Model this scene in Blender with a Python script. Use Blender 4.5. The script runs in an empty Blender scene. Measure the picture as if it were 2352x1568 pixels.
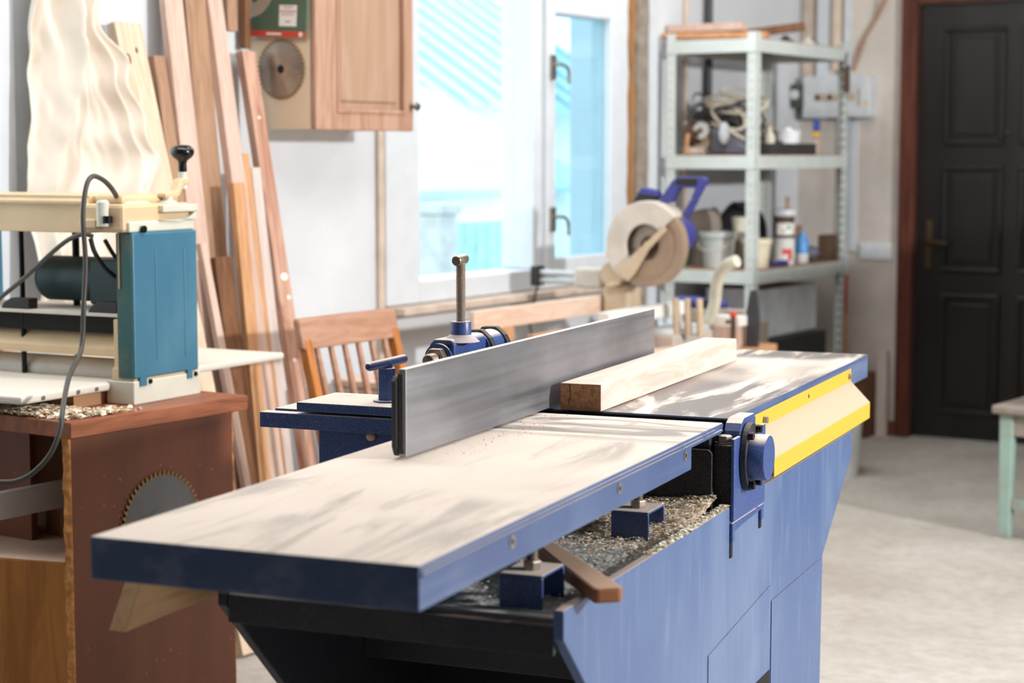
import bpy, bmesh, math, random
from mathutils import Vector, Matrix, noise

random.seed(7)
S = bpy.context.scene
COL = S.collection
PI = math.pi

# ------------------------------------------------------------------ camera
CAM_Z = 1.3013
cam_d = bpy.data.cameras.new('camera'); cam = bpy.data.objects.new('camera', cam_d); COL.objects.link(cam)
cam.location = (0, 0, CAM_Z)
cam.rotation_euler = (PI/2 - .0992, 0, 0)
cam_d.sensor_width = 36; cam_d.lens = 66.55; cam_d.clip_end = 200
cam_d.dof.use_dof = True; cam_d.dof.focus_distance = 3.35; cam_d.dof.aperture_fstop = 4.0
S.camera = cam

# ------------------------------------------------------------------ world, lamps, exposure
S.view_settings.view_transform = 'Standard'; S.view_settings.look = 'None'
S.view_settings.gamma = 1; S.view_settings.use_curve_mapping = False
S.view_settings.exposure = 0.15
S.cycles.use_denoising = True
wd = bpy.data.worlds.new('sky'); S.world = wd; wd.use_nodes = True
wd.node_tree.nodes['Background'].inputs['Color'].default_value = (.90, .965, 1.0, 1)
wd.node_tree.nodes['Background'].inputs['Strength'].default_value = 3.0

YW = math.radians(32)
class Frame:
    def __init__(s, o, yaw): s.o = Vector((o[0], o[1])); s.yaw = yaw; s.a = Vector((math.sin(yaw), math.cos(yaw))); s.b = Vector((math.cos(yaw), -math.sin(yaw)))
    def w(s, u, v, z=0.0): q = s.o + s.b*u + s.a*v; return Vector((q.x, q.y, z))
    def m(s, u=0, v=0, z=0, rot=0): return Matrix.Translation(s.w(u, v, z)) @ Matrix.Rotation(-s.yaw + rot, 4, 'Z')
ROOM = Frame((1.344, 8.938), YW)             # u: into the room from the window wall, v=0: door wall, v<0 towards the camera
JF = Frame((-.49974, 2.20684), .3901)        # jointer: u across the table, v along it
BF = Frame((-.903, 3.864), math.radians(34)) # bench under the planer
PF = Frame((-.828, 4.118), math.radians(28)) # planer

def lamp(name, kind, loc, energy, color, target=None, **kw):
    d = bpy.data.lights.new(name, kind); o = bpy.data.objects.new(name, d); COL.objects.link(o)
    o.location = loc; d.energy = energy; d.color = color
    for k, v in kw.items(): setattr(d, k, v)
    if target is not None: o.rotation_euler = (Vector(target) - Vector(loc)).to_track_quat('-Z', 'Y').to_euler()
    return o
KEY = lamp('yard_floodlight', 'POINT', (4.6, 2.07, 2.2), 1000, (1, .985, .97), shadow_soft_size=.13)
for i, (u, v, e) in enumerate([(1.9, -5.1, 20), (1.5, -3.9, 16), (.75, -2.1, 21), (.8, -5.7, 17)]):
    p = ROOM.w(u, v, 2.72)
    lamp('ceiling_tube_light', 'AREA', p, e, (1, .97, .94), target=p - Vector((0, 0, 1)), shape='RECTANGLE', size=1.3, size_y=.5)
for u, v, z, sx, sy, d_ in ((-.2, -2.5, 1.55, 1.6, 1.4, 1), (-.2, -5.5, 1.52, 1.2, 1.35, 1), (4.1, -4.02, 1.2, 3.85, 2.4, -1)):   # guides for the daylight in the three openings
    p = ROOM.w(u, v, z); o = lamp('daylight_portal', 'AREA', p, 1, (1, 1, 1), target=ROOM.w(u + d_, v, z), shape='RECTANGLE', size=sx, size_y=sy); o.data.cycles.is_portal = True

# ------------------------------------------------------------------ mesh helpers
def c(r, g, b):
    f = lambda x: (x/255/12.92) if x/255 <= .04045 else ((x/255 + .055)/1.055)**2.4
    return (f(r), f(g), f(b), 1)

class MB:
    def __init__(s): s.v = []; s.f = []
    def add(s, vs, fs, mx=None):
        o = len(s.v); s.v += [tuple(mx @ Vector(p)) if mx else tuple(p) for p in vs]; s.f += [tuple(i + o for i in f) for f in fs]; return s
    def box(s, x0, x1, y0, y1, z0, z1, mx=None):
        vs = [(x, y, z) for x in (x0, x1) for y in (y0, y1) for z in (z0, z1)]
        return s.add(vs, [(0,1,3,2),(4,6,7,5),(0,4,5,1),(2,3,7,6),(0,2,6,4),(1,5,7,3)], mx)
    def prism(s, poly, ax, a0, a1, mx=None):
        n = len(poly)
        def P(p, a): return {'x': (a, p[0], p[1]), 'y': (p[0], a, p[1]), 'z': (p[0], p[1], a)}[ax]
        vs = [P(p, a0) for p in poly] + [P(p, a1) for p in poly]
        fs = [tuple(range(n)), tuple(range(n, 2*n))] + [(i, (i+1) % n, n + (i+1) % n, n + i) for i in range(n)]
        return s.add(vs, fs, mx)
    def cyl(s, p0, p1, r0, r1=None, n=20, caps=True, mx=None):
        p0 = Vector(p0); p1 = Vector(p1); r1 = r0 if r1 is None else r1
        q = (p1 - p0).to_track_quat('Z', 'Y'); vs = []
        for p, r in ((p0, r0), (p1, r1)):
            vs += [tuple(p + q @ Vector((r*math.cos(2*PI*i/n), r*math.sin(2*PI*i/n), 0))) for i in range(n)]
        fs = [(i, (i+1) % n, n + (i+1) % n, n + i) for i in range(n)]
        if caps: fs += [tuple(range(n)), tuple(range(n, 2*n))]
        return s.add(vs, fs, mx)
    def lathe(s, prof, cen=(0,0,0), d=(0,0,1), n=24, mx=None):
        q = Vector(d).to_track_quat('Z', 'Y'); cen = Vector(cen); vs = []; fs = []
        for r, h in prof: vs += [tuple(cen + q @ Vector((r*math.cos(2*PI*i/n), r*math.sin(2*PI*i/n), h))) for i in range(n)]
        for k in range(len(prof)-1): fs += [(k*n + i, k*n + (i+1) % n, (k+1)*n + (i+1) % n, (k+1)*n + i) for i in range(n)]
        fs += [tuple(range(n)), tuple(range((len(prof)-1)*n, len(prof)*n))]
        return s.add(vs, fs, mx)
    def tube(s, pts, r, n=8, mx=None):
        P = [Vector(p) for p in pts]; vs = []; fs = []; up = Vector((.13, .27, .95))
        for i, p in enumerate(P):
            t = (P[min(i+1, len(P)-1)] - P[max(i-1, 0)]).normalized()
            x = up - t*up.dot(t)
            if x.length < 1e-4: x = t.orthogonal()
            x.normalize(); y = t.cross(x); up = x; rr = r[i] if isinstance(r, (list, tuple)) else r
            vs += [tuple(p + x*rr*math.cos(2*PI*k/n) + y*rr*math.sin(2*PI*k/n)) for k in range(n)]
        for i in range(len(P)-1): fs += [(i*n + k, i*n + (k+1) % n, (i+1)*n + (k+1) % n, (i+1)*n + k) for k in range(n)]
        fs += [tuple(range(n)), tuple(range((len(P)-1)*n, len(P)*n))]
        return s.add(vs, fs, mx)
    def grid(s, fn, nu, nv, thick=None, mx=None):
        vs = [tuple(fn(i/(nu-1), j/(nv-1))) for j in range(nv) for i in range(nu)]
        fs = [(j*nu+i, j*nu+i+1, (j+1)*nu+i+1, (j+1)*nu+i) for j in range(nv-1) for i in range(nu-1)]
        return s.add(vs, fs, mx)
    def ball(s, cen, r, n=14, m=9, sc=(1,1,1), mx=None):
        prof = [(max(1e-4, r*math.sin(PI*k/m)), -r*math.cos(PI*k/m)) for k in range(m+1)]
        b = MB().lathe(prof, n=n); T = Matrix.Translation(cen) @ Matrix.Diagonal((*sc, 1))
        if mx: T = mx @ T
        return s.add(b.v, b.f, T)
    def mesh(s, name):
        me = bpy.data.meshes.new(name); me.from_pydata(s.v, [], s.f)
        bm = bmesh.new(); bm.from_mesh(me); bmesh.ops.recalc_face_normals(bm, faces=bm.faces); bm.to_mesh(me); bm.free(); return me
    def build(s, name, mat, parent=None, bevel=0, smooth=False, seg=2, mx=None, kind=None, label=None, solid=0, sub=0):
        me = s.mesh(name); me.materials.append(mat)
        if smooth:
            for p in me.polygons: p.use_smooth = True
            me.set_sharp_from_angle(angle=math.radians(38))
        o = bpy.data.objects.new(name, me); COL.objects.link(o)
        if parent: o.parent = parent
        if mx is not None: o.matrix_local = mx
        if solid:
            m = o.modifiers.new('solid', 'SOLIDIFY'); m.thickness = solid; m.offset = 0
        if bevel:
            m = o.modifiers.new('bevel', 'BEVEL'); m.width = bevel; m.segments = seg; m.limit_method = 'ANGLE'; m.angle_limit = math.radians(40); m.harden_normals = False
        if sub:
            m = o.modifiers.new('sub', 'SUBSURF'); m.levels = sub; m.render_levels = sub
        if kind: o['kind'] = kind
        if label: o['label'] = label
        return o

def tag(o, label, cat, group=None, kind=None):
    o['label'] = label; o['category'] = cat
    if group: o['group'] = group
    if kind: o['kind'] = kind
    return o
def thing(name, label, cat, mx, group=None):
    o = bpy.data.objects.new(name, None); COL.objects.link(o); o.matrix_world = mx; o.empty_display_size = .05
    return tag(o, label, cat, group)
def struct(name, mx=None):
    o = bpy.data.objects.new(name, None); COL.objects.link(o); o.empty_display_size = .05; o['kind'] = 'structure'
    if mx is not None: o.matrix_world = mx
    return o
def lerp(a, b, t): return a + (b - a)*t
def spline(pts, n=8):
    P = [Vector(p) for p in pts]; P = [P[0]] + P + [P[-1]]; out = []
    for i in range(1, len(P)-2):
        for k in range(n):
            t = k/n; a, b, d, e = P[i-1], P[i], P[i+1], P[i+2]
            out.append(.5*((2*b) + (d - a)*t + (2*a - 5*b + 4*d - e)*t*t + (3*b - a - 3*d + e)*t**3))
    out.append(P[-2]); return out

# ------------------------------------------------------------------ materials
class NT:
    def __init__(s, name):
        s.mat = bpy.data.materials.new(name); s.mat.use_nodes = True; s.t = s.mat.node_tree
        s.b = s.t.nodes['Principled BSDF']; s.tc = s.n('ShaderNodeTexCoord')
    def n(s, t, **k):
        nd = s.t.nodes.new(t)
        for a, v in k.items(): setattr(nd, a, v)
        return nd
    def l(s, a, b): s.t.links.new(a, b)
    def setp(s, k, v):
        i = s.b.inputs[k]
        if hasattr(v, 'is_output'): s.l(v, i)
        else: i.default_value = v
    def noise(s, scale=5, stretch=(1,1,1), detail=4, rough=.55, dist=0, rot=(0,0,0), loc=(0,0,0)):
        mp = s.n('ShaderNodeMapping'); mp.inputs['Scale'].default_value = stretch; mp.inputs['Rotation'].default_value = rot; mp.inputs['Location'].default_value = loc
        s.l(s.tc.outputs['Object'], mp.inputs['Vector'])
        nz = s.n('ShaderNodeTexNoise'); s.l(mp.outputs[0], nz.inputs['Vector'])
        for k, v in (('Scale', scale), ('Detail', detail), ('Roughness', rough), ('Distortion', dist)): nz.inputs[k].default_value = v
        return nz.outputs['Fac']
    def ramp(s, fac, lo, hi, a=0.0, b=1.0):
        m = s.n('ShaderNodeMapRange'); m.interpolation_type = 'SMOOTHSTEP'; s.l(fac, m.inputs['Value'])
        for i, v in zip((1, 2, 3, 4), (lo, hi, a, b)): m.inputs[i].default_value = v
        return m.outputs[0]
    def mix(s, fac, a, b, mode='MIX'):
        m = s.n('ShaderNodeMix'); m.data_type = 'RGBA'; m.blend_type = mode
        for i, v in ((0, fac), (6, a), (7, b)):
            if hasattr(v, 'is_output'): s.l(v, m.inputs[i])
            else: m.inputs[i].default_value = v
        return m.outputs[2]
    def math(s, op, a, b=0.0):
        m = s.n('ShaderNodeMath'); m.operation = op
        for i, v in ((0, a), (1, b)):
            if hasattr(v, 'is_output'): s.l(v, m.inputs[i])
            else: m.inputs[i].default_value = v
        return m.outputs[0]
    def up(s, lo=.75, hi=.95):
        sp = s.n('ShaderNodeSeparateXYZ'); s.l(s.tc.outputs['Normal'], sp.inputs[0]); return s.ramp(sp.outputs[2], lo, hi)
    def axis(s, i):
        sp = s.n('ShaderNodeSeparateXYZ'); s.l(s.tc.outputs['Object'], sp.inputs[0]); return sp.outputs[i]
    def bump(s, h, strength=.2, dist=.002):
        b = s.n('ShaderNodeBump'); b.inputs['Strength'].default_value = strength; b.inputs['Distance'].default_value = dist
        s.l(h, b.inputs['Height']); s.l(b.outputs[0], s.b.inputs['Normal'])

def sc(col, k): return (min(1, col[0]*k), min(1, col[1]*k), min(1, col[2]*k), 1)
def plain(name, col, rough=.5, metal=0, var=.12, scale=14, stretch=(1,1,1), bump=0, spec=.5):
    t = NT(name); f = t.noise(scale, stretch)
    t.setp('Base Color', t.mix(t.ramp(f, .3, .7), sc(col, 1 - var), sc(col, 1 + var)))
    t.setp('Roughness', rough); t.setp('Metallic', metal); t.setp('Specular IOR Level', spec)
    if bump: t.bump(f, bump)
    return t.mat
def wood(name, light, dark, ax='z', scale=7, rough=.55, knots=0):
    t = NT(name); st = {'x': (.12, 1, 1), 'y': (1, .12, 1), 'z': (1, 1, .12)}[ax]
    g = t.noise(scale*6, st, 5, .6, 1.2); h = t.noise(scale, st, 2, .5, .6)
    col = t.mix(t.ramp(g, .35, .68), light, dark); col = t.mix(t.ramp(h, .45, .75, 0, .45), col, sc(dark, .85))
    t.setp('Base Color', col); t.setp('Roughness', rough); t.setp('Specular IOR Level', .3); t.bump(g, .12, .001)
    return t.mat
def paint(name, base, wear, amt=.5, dust=None, dustamt=.0, rough=.42, scale=9, metal=0, speck=0):
    t = NT(name); f = t.noise(scale, detail=6, rough=.62); col = t.mix(t.ramp(f, .42, .78, 0, amt), base, wear)
    if speck:
        s2 = t.noise(620, detail=2); col = t.mix(t.ramp(s2, .60, .70, 0, speck), col, dust or wear)
    if dust:
        d = t.math('MULTIPLY', t.up(.55, .92), t.ramp(t.noise(26, detail=5, rough=.6), .18, .5, dustamt*.75, dustamt))
        col = t.mix(d, col, dust); t.setp('Roughness', t.math('ADD', rough, t.math('MULTIPLY', d, .45)))
    else: t.setp('Roughness', rough)
    t.setp('Base Color', col); t.setp('Metallic', metal); return t.mat

DUST = c(233, 216, 200)
M = {}
M['wall'] = plain('white_plaster', c(209, 214, 220), .9, var=.05, scale=3, bump=.05)
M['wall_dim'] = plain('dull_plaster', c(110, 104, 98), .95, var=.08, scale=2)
t = NT('patched_plaster'); f = t.noise(2.2, detail=6, rough=.65); g = t.noise(5, (1, 1, .4), 4)
t.setp('Base Color', t.mix(t.ramp(g, .5, .75, 0, .6), t.mix(t.ramp(f, .35, .7), c(214, 206, 198), c(190, 184, 178)), c(178, 164, 150))); t.setp('Roughness', .92); M['wall_door'] = t.mat
t = NT('concrete'); f = t.noise(1.6, detail=8, rough=.66); g = t.noise(24, detail=4)
t.setp('Base Color', t.mix(t.ramp(g, .3, .75, 0, .35), t.mix(t.ramp(f, .3, .7), c(172, 166, 158), c(202, 198, 192)), c(146, 134, 120))); t.setp('Roughness', .85); t.bump(g, .15); M['floor'] = t.mat
M['ceil'] = plain('ceiling_paint', c(215, 212, 206), .95, var=.03)
M['white'] = plain('white_window_paint', c(206, 212, 219), .45, var=.03)
M['trimtan'] = plain('tan_strip', c(196, 180, 166), .8)
M['foam'] = paint('orange_foam', c(160, 116, 70), c(132, 92, 52), .7, rough=.9)
M['cement'] = plain('grey_render', c(140, 130, 118), .95, var=.2, scale=22, bump=.6)
def glass(name, tint):
    t = NT(name); o = t.t.nodes['Material Output']; tr = t.n('ShaderNodeBsdfTransparent'); tr.inputs[0].default_value = tint
    gl = t.n('ShaderNodeBsdfGlossy'); gl.inputs['Roughness'].default_value = .03; mx = t.n('ShaderNodeMixShader'); mx.inputs[0].default_value = .05
    t.l(tr.outputs[0], mx.inputs[1]); t.l(gl.outputs[0], mx.inputs[2]); t.l(mx.outputs[0], o.inputs['Surface']); return t.mat
M['pane'] = glass('clear_pane', (.96, 1, 1, 1)); M['pane2'] = glass('double_pane', (.70, .85, .89, 1))
M['handle'] = plain('nickel', c(150, 140, 130), .35, .9)
M['roofsheet'] = plain('pale_roofing', c(168, 198, 206), .7, var=.06, scale=3)
M['shedwall'] = plain('white_shed_wall', c(232, 236, 238), .9, var=.04)
M['gate'] = plain('cyan_gate', c(150, 200, 212), .7)
M['gravel'] = plain('pale_gravel', c(225, 225, 222), .95, var=.08)
M['greypost'] = plain('grey_post', c(176, 184, 188), .9)
# jointer
BLUE = c(48, 74, 132)
M['blue'] = paint('blue_enamel', BLUE, c(74, 98, 152), .55, DUST, .9, .38, 7, speck=.35)
t = NT('blue_panel'); f = t.noise(3.2, (1, 1, .5), 6, .6, .4); g = t.noise(40, (1, 1, .15), 3)
t.setp('Base Color', t.mix(t.math('MULTIPLY', t.up(.7, .95), .85), t.mix(t.ramp(g, .5, .8, 0, .3), t.mix(t.ramp(f, .38, .72, 0, .75), c(72, 96, 140), c(104, 124, 158)), c(134, 148, 174)), c(196, 176, 160))); t.setp('Roughness', .40); M['bluepanel'] = t.mat
M['navy'] = paint('dark_navy_dusty', c(30, 34, 46), c(56, 53, 52), .7, c(170, 150, 132), .35, .6, 12, speck=.25)
M['navyplate'] = paint('dusty_navy_plate', c(20, 24, 36), c(30, 34, 46), .5, c(186, 150, 112), .5, .6, 12, speck=.8)
M['traypaint'] = paint('dusty_tray', c(128, 138, 146), c(186, 182, 174), .8, c(214, 208, 198), .7, .8, 20)
t = NT('sawdust_bed'); f = t.noise(30, detail=6, rough=.65)
t.setp('Base Color', t.mix(t.ramp(t.math('ADD', t.axis(1), t.math('MULTIPLY', f, .3)), .95, 1.15), t.mix(t.ramp(f, .35, .65), c(132, 140, 146), c(190, 186, 178)), t.mix(t.ramp(f, .35, .7), c(236, 220, 200), c(206, 172, 138)))); t.setp('Roughness', .95); t.bump(f, .6, .003); M['sawbed'] = t.mat
M['inner'] = plain('dark_interior', c(26, 26, 28), .9)
def tabletop(name, lo, hi, strength, seedloc, rotz, arcs=False, cover=(.38, .58)):
    t = NT(name)
    s1 = t.noise(2.7, (3.6, .5, 1), 7, .64, 1.1, (0, 0, rotz), seedloc); s2 = t.noise(1.7, (1, 1, 1), 2, .5, .5, (0, 0, 0), (seedloc[0] + 3, 1, 0))
    s3 = t.noise(9, (3.2, .35, 1), 5, .6, .8, (0, 0, rotz*.6), (1.3, seedloc[1], 0))
    bare = t.math('MULTIPLY', t.ramp(s1, lo, hi), t.ramp(s2, *cover)); fine = t.math('MULTIPLY', t.ramp(s3, .56, .70, 0, .55), t.ramp(s2, .32, .52))
    m = t.math('MULTIPLY', t.math('MAXIMUM', bare, fine), strength)
    dustc = t.mix(t.ramp(t.noise(2.3, detail=3), .35, .7), c(226, 213, 202), c(214, 201, 190))
    sp = t.ramp(t.noise(190, detail=2), .72, .78, 0, .5)
    if arcs:
        m = t.math('MAXIMUM', m, t.math('MULTIPLY', t.math('MULTIPLY', t.ramp(t.axis(1), .90, 1.02), t.ramp(t.noise(3.0, (.8, 3.4, 1), 5, .55, 1.8, (0, 0, .15), (2, 7, 0)), .46, .60)), .75))
    topc = t.mix(m, t.mix(sp, dustc, c(170, 130, 100)), c(104, 102, 102))
    side = t.mix(t.ramp(t.noise(14, (1, .05, 1.4), 5, .6), .45, .75, 0, .6), t.mix(t.ramp(t.noise(5, detail=5), .4, .75, 0, .6), c(64, 84, 126), c(92, 110, 146)), c(126, 140, 168))
    u = t.up(.85, .97)
    t.setp('Base Color', t.mix(u, side, topc))
    t.setp('Roughness', t.math('SUBTRACT', t.math('ADD', .42, t.math('MULTIPLY', u, .45)), t.math('MULTIPLY', t.math('MULTIPLY', m, u), .52)))
    t.setp('Metallic', t.math('MULTIPLY', t.math('MULTIPLY', m, u), .55)); return t.mat
M['infeed'] = tabletop('infeed_dusty_top', .52, .66, .52, (4.1, 2.2, 0), .25, True)
M['outfeed'] = tabletop('outfeed_wiped_top', .38, .54, .9, (9.3, 5.7, 0), .5, False, (.26, .44))
t = NT('brushed_steel'); f = t.noise(60, (1, .03, 1), 4, .6); g = t.noise(5, (1, .5, 1), 4)
t.setp('Base Color', t.mix(t.math('MULTIPLY', t.up(.7, .95), .9), t.mix(t.ramp(g, .35, .7), c(142, 144, 150), c(170, 172, 178)), c(244, 230, 216))); t.setp('Metallic', t.math('SUBTRACT', .92, t.math('MULTIPLY', t.up(.7, .95), .9)))
t.setp('Roughness', t.ramp(f, .3, .7, .38, .50)); t.bump(f, .05, .0005); M['steel'] = t.mat
M['rod'] = paint('dusty_steel_rod', c(126, 116, 106), c(150, 136, 120), .6, DUST, .8, .4, 30, .7)
M['bolt'] = paint('zinc_bolt', c(150, 140, 128), c(110, 100, 90), .6, DUST, .6, .35, 40, .75)
M['blackbolt'] = plain('black_oxide_bolt', c(30, 30, 34), .3, .6)
M['screw'] = plain('worn_screw', c(150, 142, 134), .4, .7)
M['yellow'] = paint('yellow_enamel', c(236, 202, 66), c(228, 196, 96), .5, None, 0, .38, 6)
t = NT('yellow_guard'); s_ = t.n('ShaderNodeSeparateXYZ'); t.l(t.tc.outputs['Normal'], s_.inputs[0]); d = t.math('MULTIPLY', t.ramp(s_.outputs[2], .25, .6), t.ramp(t.noise(6, detail=6, rough=.62, dist=.5), .26, .42))
t.setp('Base Color', t.mix(d, c(214, 174, 60), c(188, 176, 152))); t.setp('Roughness', .42); M['guard'] = t.mat
M['lever'] = paint('lever_wood', c(146, 92, 56), c(112, 66, 40), .7, c(176, 152, 132), .75, .6, 12)
M['dustpile'] = paint('sawdust', c(214, 184, 150), c(160, 116, 78), .7, None, 0, .95, 60)
M['chips'] = plain('wood_shavings', c(240, 224, 204), .95, var=.3, scale=90)
M['brownchips'] = plain('brown_shavings', c(196, 152, 112), .95, var=.3, scale=90)
# woods
M['beam'] = wood('pale_pine_beam', c(226, 208, 198), c(210, 186, 172), 'y', 6); M['beamend'] = wood('end_grain', c(172, 128, 88), c(134, 94, 60), 'y', 16)
M['pine'] = wood('pale_pine', c(226, 204, 182), c(206, 178, 152)); M['pink'] = wood('pinkish_board', c(214, 190, 178), c(196, 166, 150))
M['orange'] = wood('orange_pine', c(210, 164, 122), c(186, 136, 96)); M['tan'] = wood('tan_board', c(176, 142, 116), c(150, 116, 92)); M['dark'] = wood('dark_board', c(132, 92, 64), c(98, 66, 44))
M['greyish'] = wood('greyed_pine', c(216, 204, 198), c(198, 182, 174)); M['redmark'] = wood('streaked_board', c(206, 170, 150), c(164, 116, 96), scale=4)
M['chairwood'] = wood('chair_wood', c(182, 144, 122), c(164, 120, 96), 'y', 5); M['chairorange'] = wood('chair_varnish', c(190, 124, 66), c(166, 100, 48), 'z', 5)
M['pinex'] = wood('pine_x', c(228, 206, 188), c(212, 184, 164), 'y'); M['orangex'] = wood('orange_x', c(212, 164, 124), c(192, 140, 100), 'y')
M['offcut'] = wood('tan_offcut', c(206, 168, 126), c(184, 144, 102), 'y', 5)
M['maple'] = plain('maple_laminate', c(226, 206, 180), .5, var=.04, scale=4); M['doorwood'] = wood('cabinet_door_wood', c(184, 150, 130), c(166, 126, 104), 'z', 5); M['doorpanel'] = wood('cabinet_door_panel', c(178, 148, 128), c(166, 134, 112), 'z', 2.5)
# bench
t = NT('brown_laminate'); f = t.noise(2.4, (1, 1, .25), 6, .6, .5); g = t.noise(70, detail=2)
t.setp('Base Color', t.mix(t.ramp(g, .68, .74, 0, .35), t.mix(t.ramp(f, .35, .7), c(98, 50, 26), c(124, 68, 44)), c(200, 150, 110))); t.setp('Roughness', .42); M['brownlam'] = t.mat
M['benchtop'] = wood('bench_top', c(158, 96, 68), c(126, 74, 50), 'y', 6, .45); M['amber'] = wood('amber_veneer', c(176, 118, 60), c(146, 92, 40), 'z', 3, .35)
M['chipedge'] = plain('raw_chipboard', c(184, 126, 70), .95, var=.35, scale=60, bump=.8); M['niche'] = plain('niche_board', c(170, 128, 92), .6, var=.15, scale=3)
M['shelfdust'] = paint('dusty_shelf', c(196, 156, 130), c(218, 190, 168), .7, c(224, 200, 184), .5, .6, 4)
M['whiteboard'] = plain('white_laminate', c(232, 232, 228), .5, var=.04)
# planer
M['cream'] = plain('cream_casting', c(214, 186, 148), .45, var=.06, scale=9); M['palecast'] = plain('pale_grey_casting', c(206, 206, 192), .5, var=.06, scale=9)
t = NT('teal_cover'); f = t.noise(7, (1, 1, .6), 6, .6); sp = t.n('ShaderNodeSeparateXYZ'); t.l(t.tc.outputs['Normal'], sp.inputs[0])
t.setp('Base Color', t.mix(t.ramp(f, .4, .75, 0, .5), c(58, 110, 136), c(88, 134, 154))); t.setp('Roughness', .42); M['teal'] = t.mat
M['tealshade'] = paint('teal_shaded_front', c(24, 86, 86), c(120, 104, 72), .6, None, 0, .5, 10); M['motor'] = plain('dark_green_motor', c(28, 56, 60), .5); M['black'] = plain('black_plastic', c(16, 16, 18), .18, var=.05); M['blackmat'] = plain('black_matt', c(34, 32, 32), .6)
M['sheet'] = paint('planer_bed_steel', c(214, 208, 198), c(190, 182, 170), .6, c(232, 222, 210), .6, .4, 8); M['cable'] = plain('grey_rubber_cable', c(68, 64, 60), .5)
M['blade'] = paint('saw_blade_steel', c(112, 112, 114), c(84, 78, 72), .7, None, 0, .38, 6, .7); M['bladebright'] = paint('bright_blade', c(176, 166, 154), c(140, 130, 120), .6, None, 0, .28, 5, .85)
for k_ in ('blade', 'bladebright'):
    nt_ = M[k_].node_tree; tg = nt_.nodes.new('ShaderNodeTangent'); tg.direction_type = 'RADIAL'; tg.axis = 'X'; b_ = nt_.nodes['Principled BSDF']; b_.inputs['Anisotropic'].default_value = .85; b_.inputs['Roughness'].default_value = .36; nt_.links.new(tg.outputs[0], b_.inputs['Tangent'])
M['carbide'] = plain('carbide_teeth', c(150, 118, 76), .5, .4)
M['canvas'] = plain('unbleached_canvas', c(222, 212, 200), .9, var=.06, scale=5)
M['green'] = plain('green_card', c(80, 102, 84), .45, var=.06); M['red'] = plain('red_print', c(206, 66, 50), .45, var=.04); M['label'] = plain('white_label', c(238, 234, 228), .6, var=.02); M['grey'] = plain('grey_print', c(140, 136, 130), .6); M['silverprint'] = plain('silver_print', c(196, 184, 170), .4, .4, var=.2)
# shelf stuff
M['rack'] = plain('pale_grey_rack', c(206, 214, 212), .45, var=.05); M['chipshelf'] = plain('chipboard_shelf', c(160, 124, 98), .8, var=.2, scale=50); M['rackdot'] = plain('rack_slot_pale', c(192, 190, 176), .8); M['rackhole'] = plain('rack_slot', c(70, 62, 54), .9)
for n, col, r in [('bucketgrey', (186, 192, 190), .5), ('bucketcream', (226, 216, 190), .5), ('cupcream', (228, 224, 206), .5), ('potwhite', (236, 240, 244), .35), ('canwhite', (224, 226, 224), .3), ('lidsilver', (200, 206, 212), .25), ('sprayblue', (84, 150, 214), .35), ('toolblue', (62, 66, 140), .45), ('clampblue', (40, 66, 160), .45), ('clampyellow', (226, 186, 60), .45),
                 ('plasticgreen', (60, 150, 104), .45), ('styro', (228, 236, 246), .9), ('darkcase', (60, 60, 60), .5), ('cardboard', (180, 156, 136), .9), ('greycard', (172, 160, 148), .9), ('canvasdark', (48, 50, 58), .8), ('brownmotor', (88, 68, 52), .7), ('wornalu', (204, 196, 186), .45), ('sawdusty', (200, 180, 154), .6), ('lowguard', (158, 136, 116), .5), ('cord', (200, 190, 172), .6), ('corddark', (70, 66, 66), .6), ('slate', (96, 98, 112), .5),
                 ('panelgrey', (206, 212, 216), .5), ('meter', (70, 70, 68), .35), ('brass', (190, 160, 110), .5), ('redbar', (190, 96, 74), .6), ('hat', (150, 138, 128), .8), ('blacksteel', (56, 56, 62), .5), ('stoolmint', (160, 194, 182), .6), ('cyanbag', (80, 150, 190), .5), ('outlet', (222, 226, 232), .4), ('browncable', (172, 130, 96), .6), ('wallboard', (216, 198, 180), .8)]:
    M[n] = plain(n, c(*col), r, var=.1, scale=12)
M['stoolworn'] = paint('worn_mint_paint', c(150, 178, 168), c(140, 114, 100), 1.0, None, 0, .7, 5); M['stooltop'] = paint('worn_grey_seat', c(150, 140, 132), c(104, 92, 84), .8, None, 0, .7, 9)
t = NT('dark_door'); f = t.noise(8, (1, 1, .08), 5); t.setp('Base Color', t.mix(t.ramp(f, .35, .7), c(19, 16, 15), c(31, 26, 24))); t.setp('Roughness', .38); M['door'] = t.mat
M['doorframe'] = wood('door_frame_wood', c(104, 58, 44), c(80, 42, 32), 'z', 4, .45); M['doorbrass'] = plain('old_brass', c(88, 70, 52), .4, .7)

# ================================================================== THE ROOM
RM = ROOM.m()
H = 2.9
def wall_with_holes(name, lo, hi, holes, fixed, ax, mat, z1=H):
    m = MB(); vs = sorted({lo, hi} | {h[0] for h in holes} | {h[1] for h in holes})
    for a, b in zip(vs, vs[1:]):
        zs = [(0, z1)]
        for h in holes:
            if h[0] <= a and b <= h[1]: zs = [(0, h[2])] * (h[2] > 0) + [(h[3], z1)]
        for p, q in zs:
            if ax == 'u': m.box(fixed[0], fixed[1], a, b, p, q)
            else: m.box(a, b, fixed[0], fixed[1], p, q)
    o = m.build(name, mat, kind='structure'); o.matrix_world = RM; return o
wall_with_holes('wall_left', -9.7, .2, [(-3.30, -1.70, .84, 2.25), (-6.1, -4.92, .85, 2.2)], (-.25, 0), 'u', M['wall'])
wall_with_holes('wall_back', 0, 4.0, [(.574, 1.46, 0, 1.967)], (0, .2), 'v', M['wall_door'])
wall_with_holes('wall_right', -9.7, .2, [(-5.95, -2.1, 0, 2.4)], (4.0, 4.2), 'u', M['wall_dim'])
wall_with_holes('wall_front', 0, 4.0, [], (-9.7, -9.5), 'v', M['wall_dim'])
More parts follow.
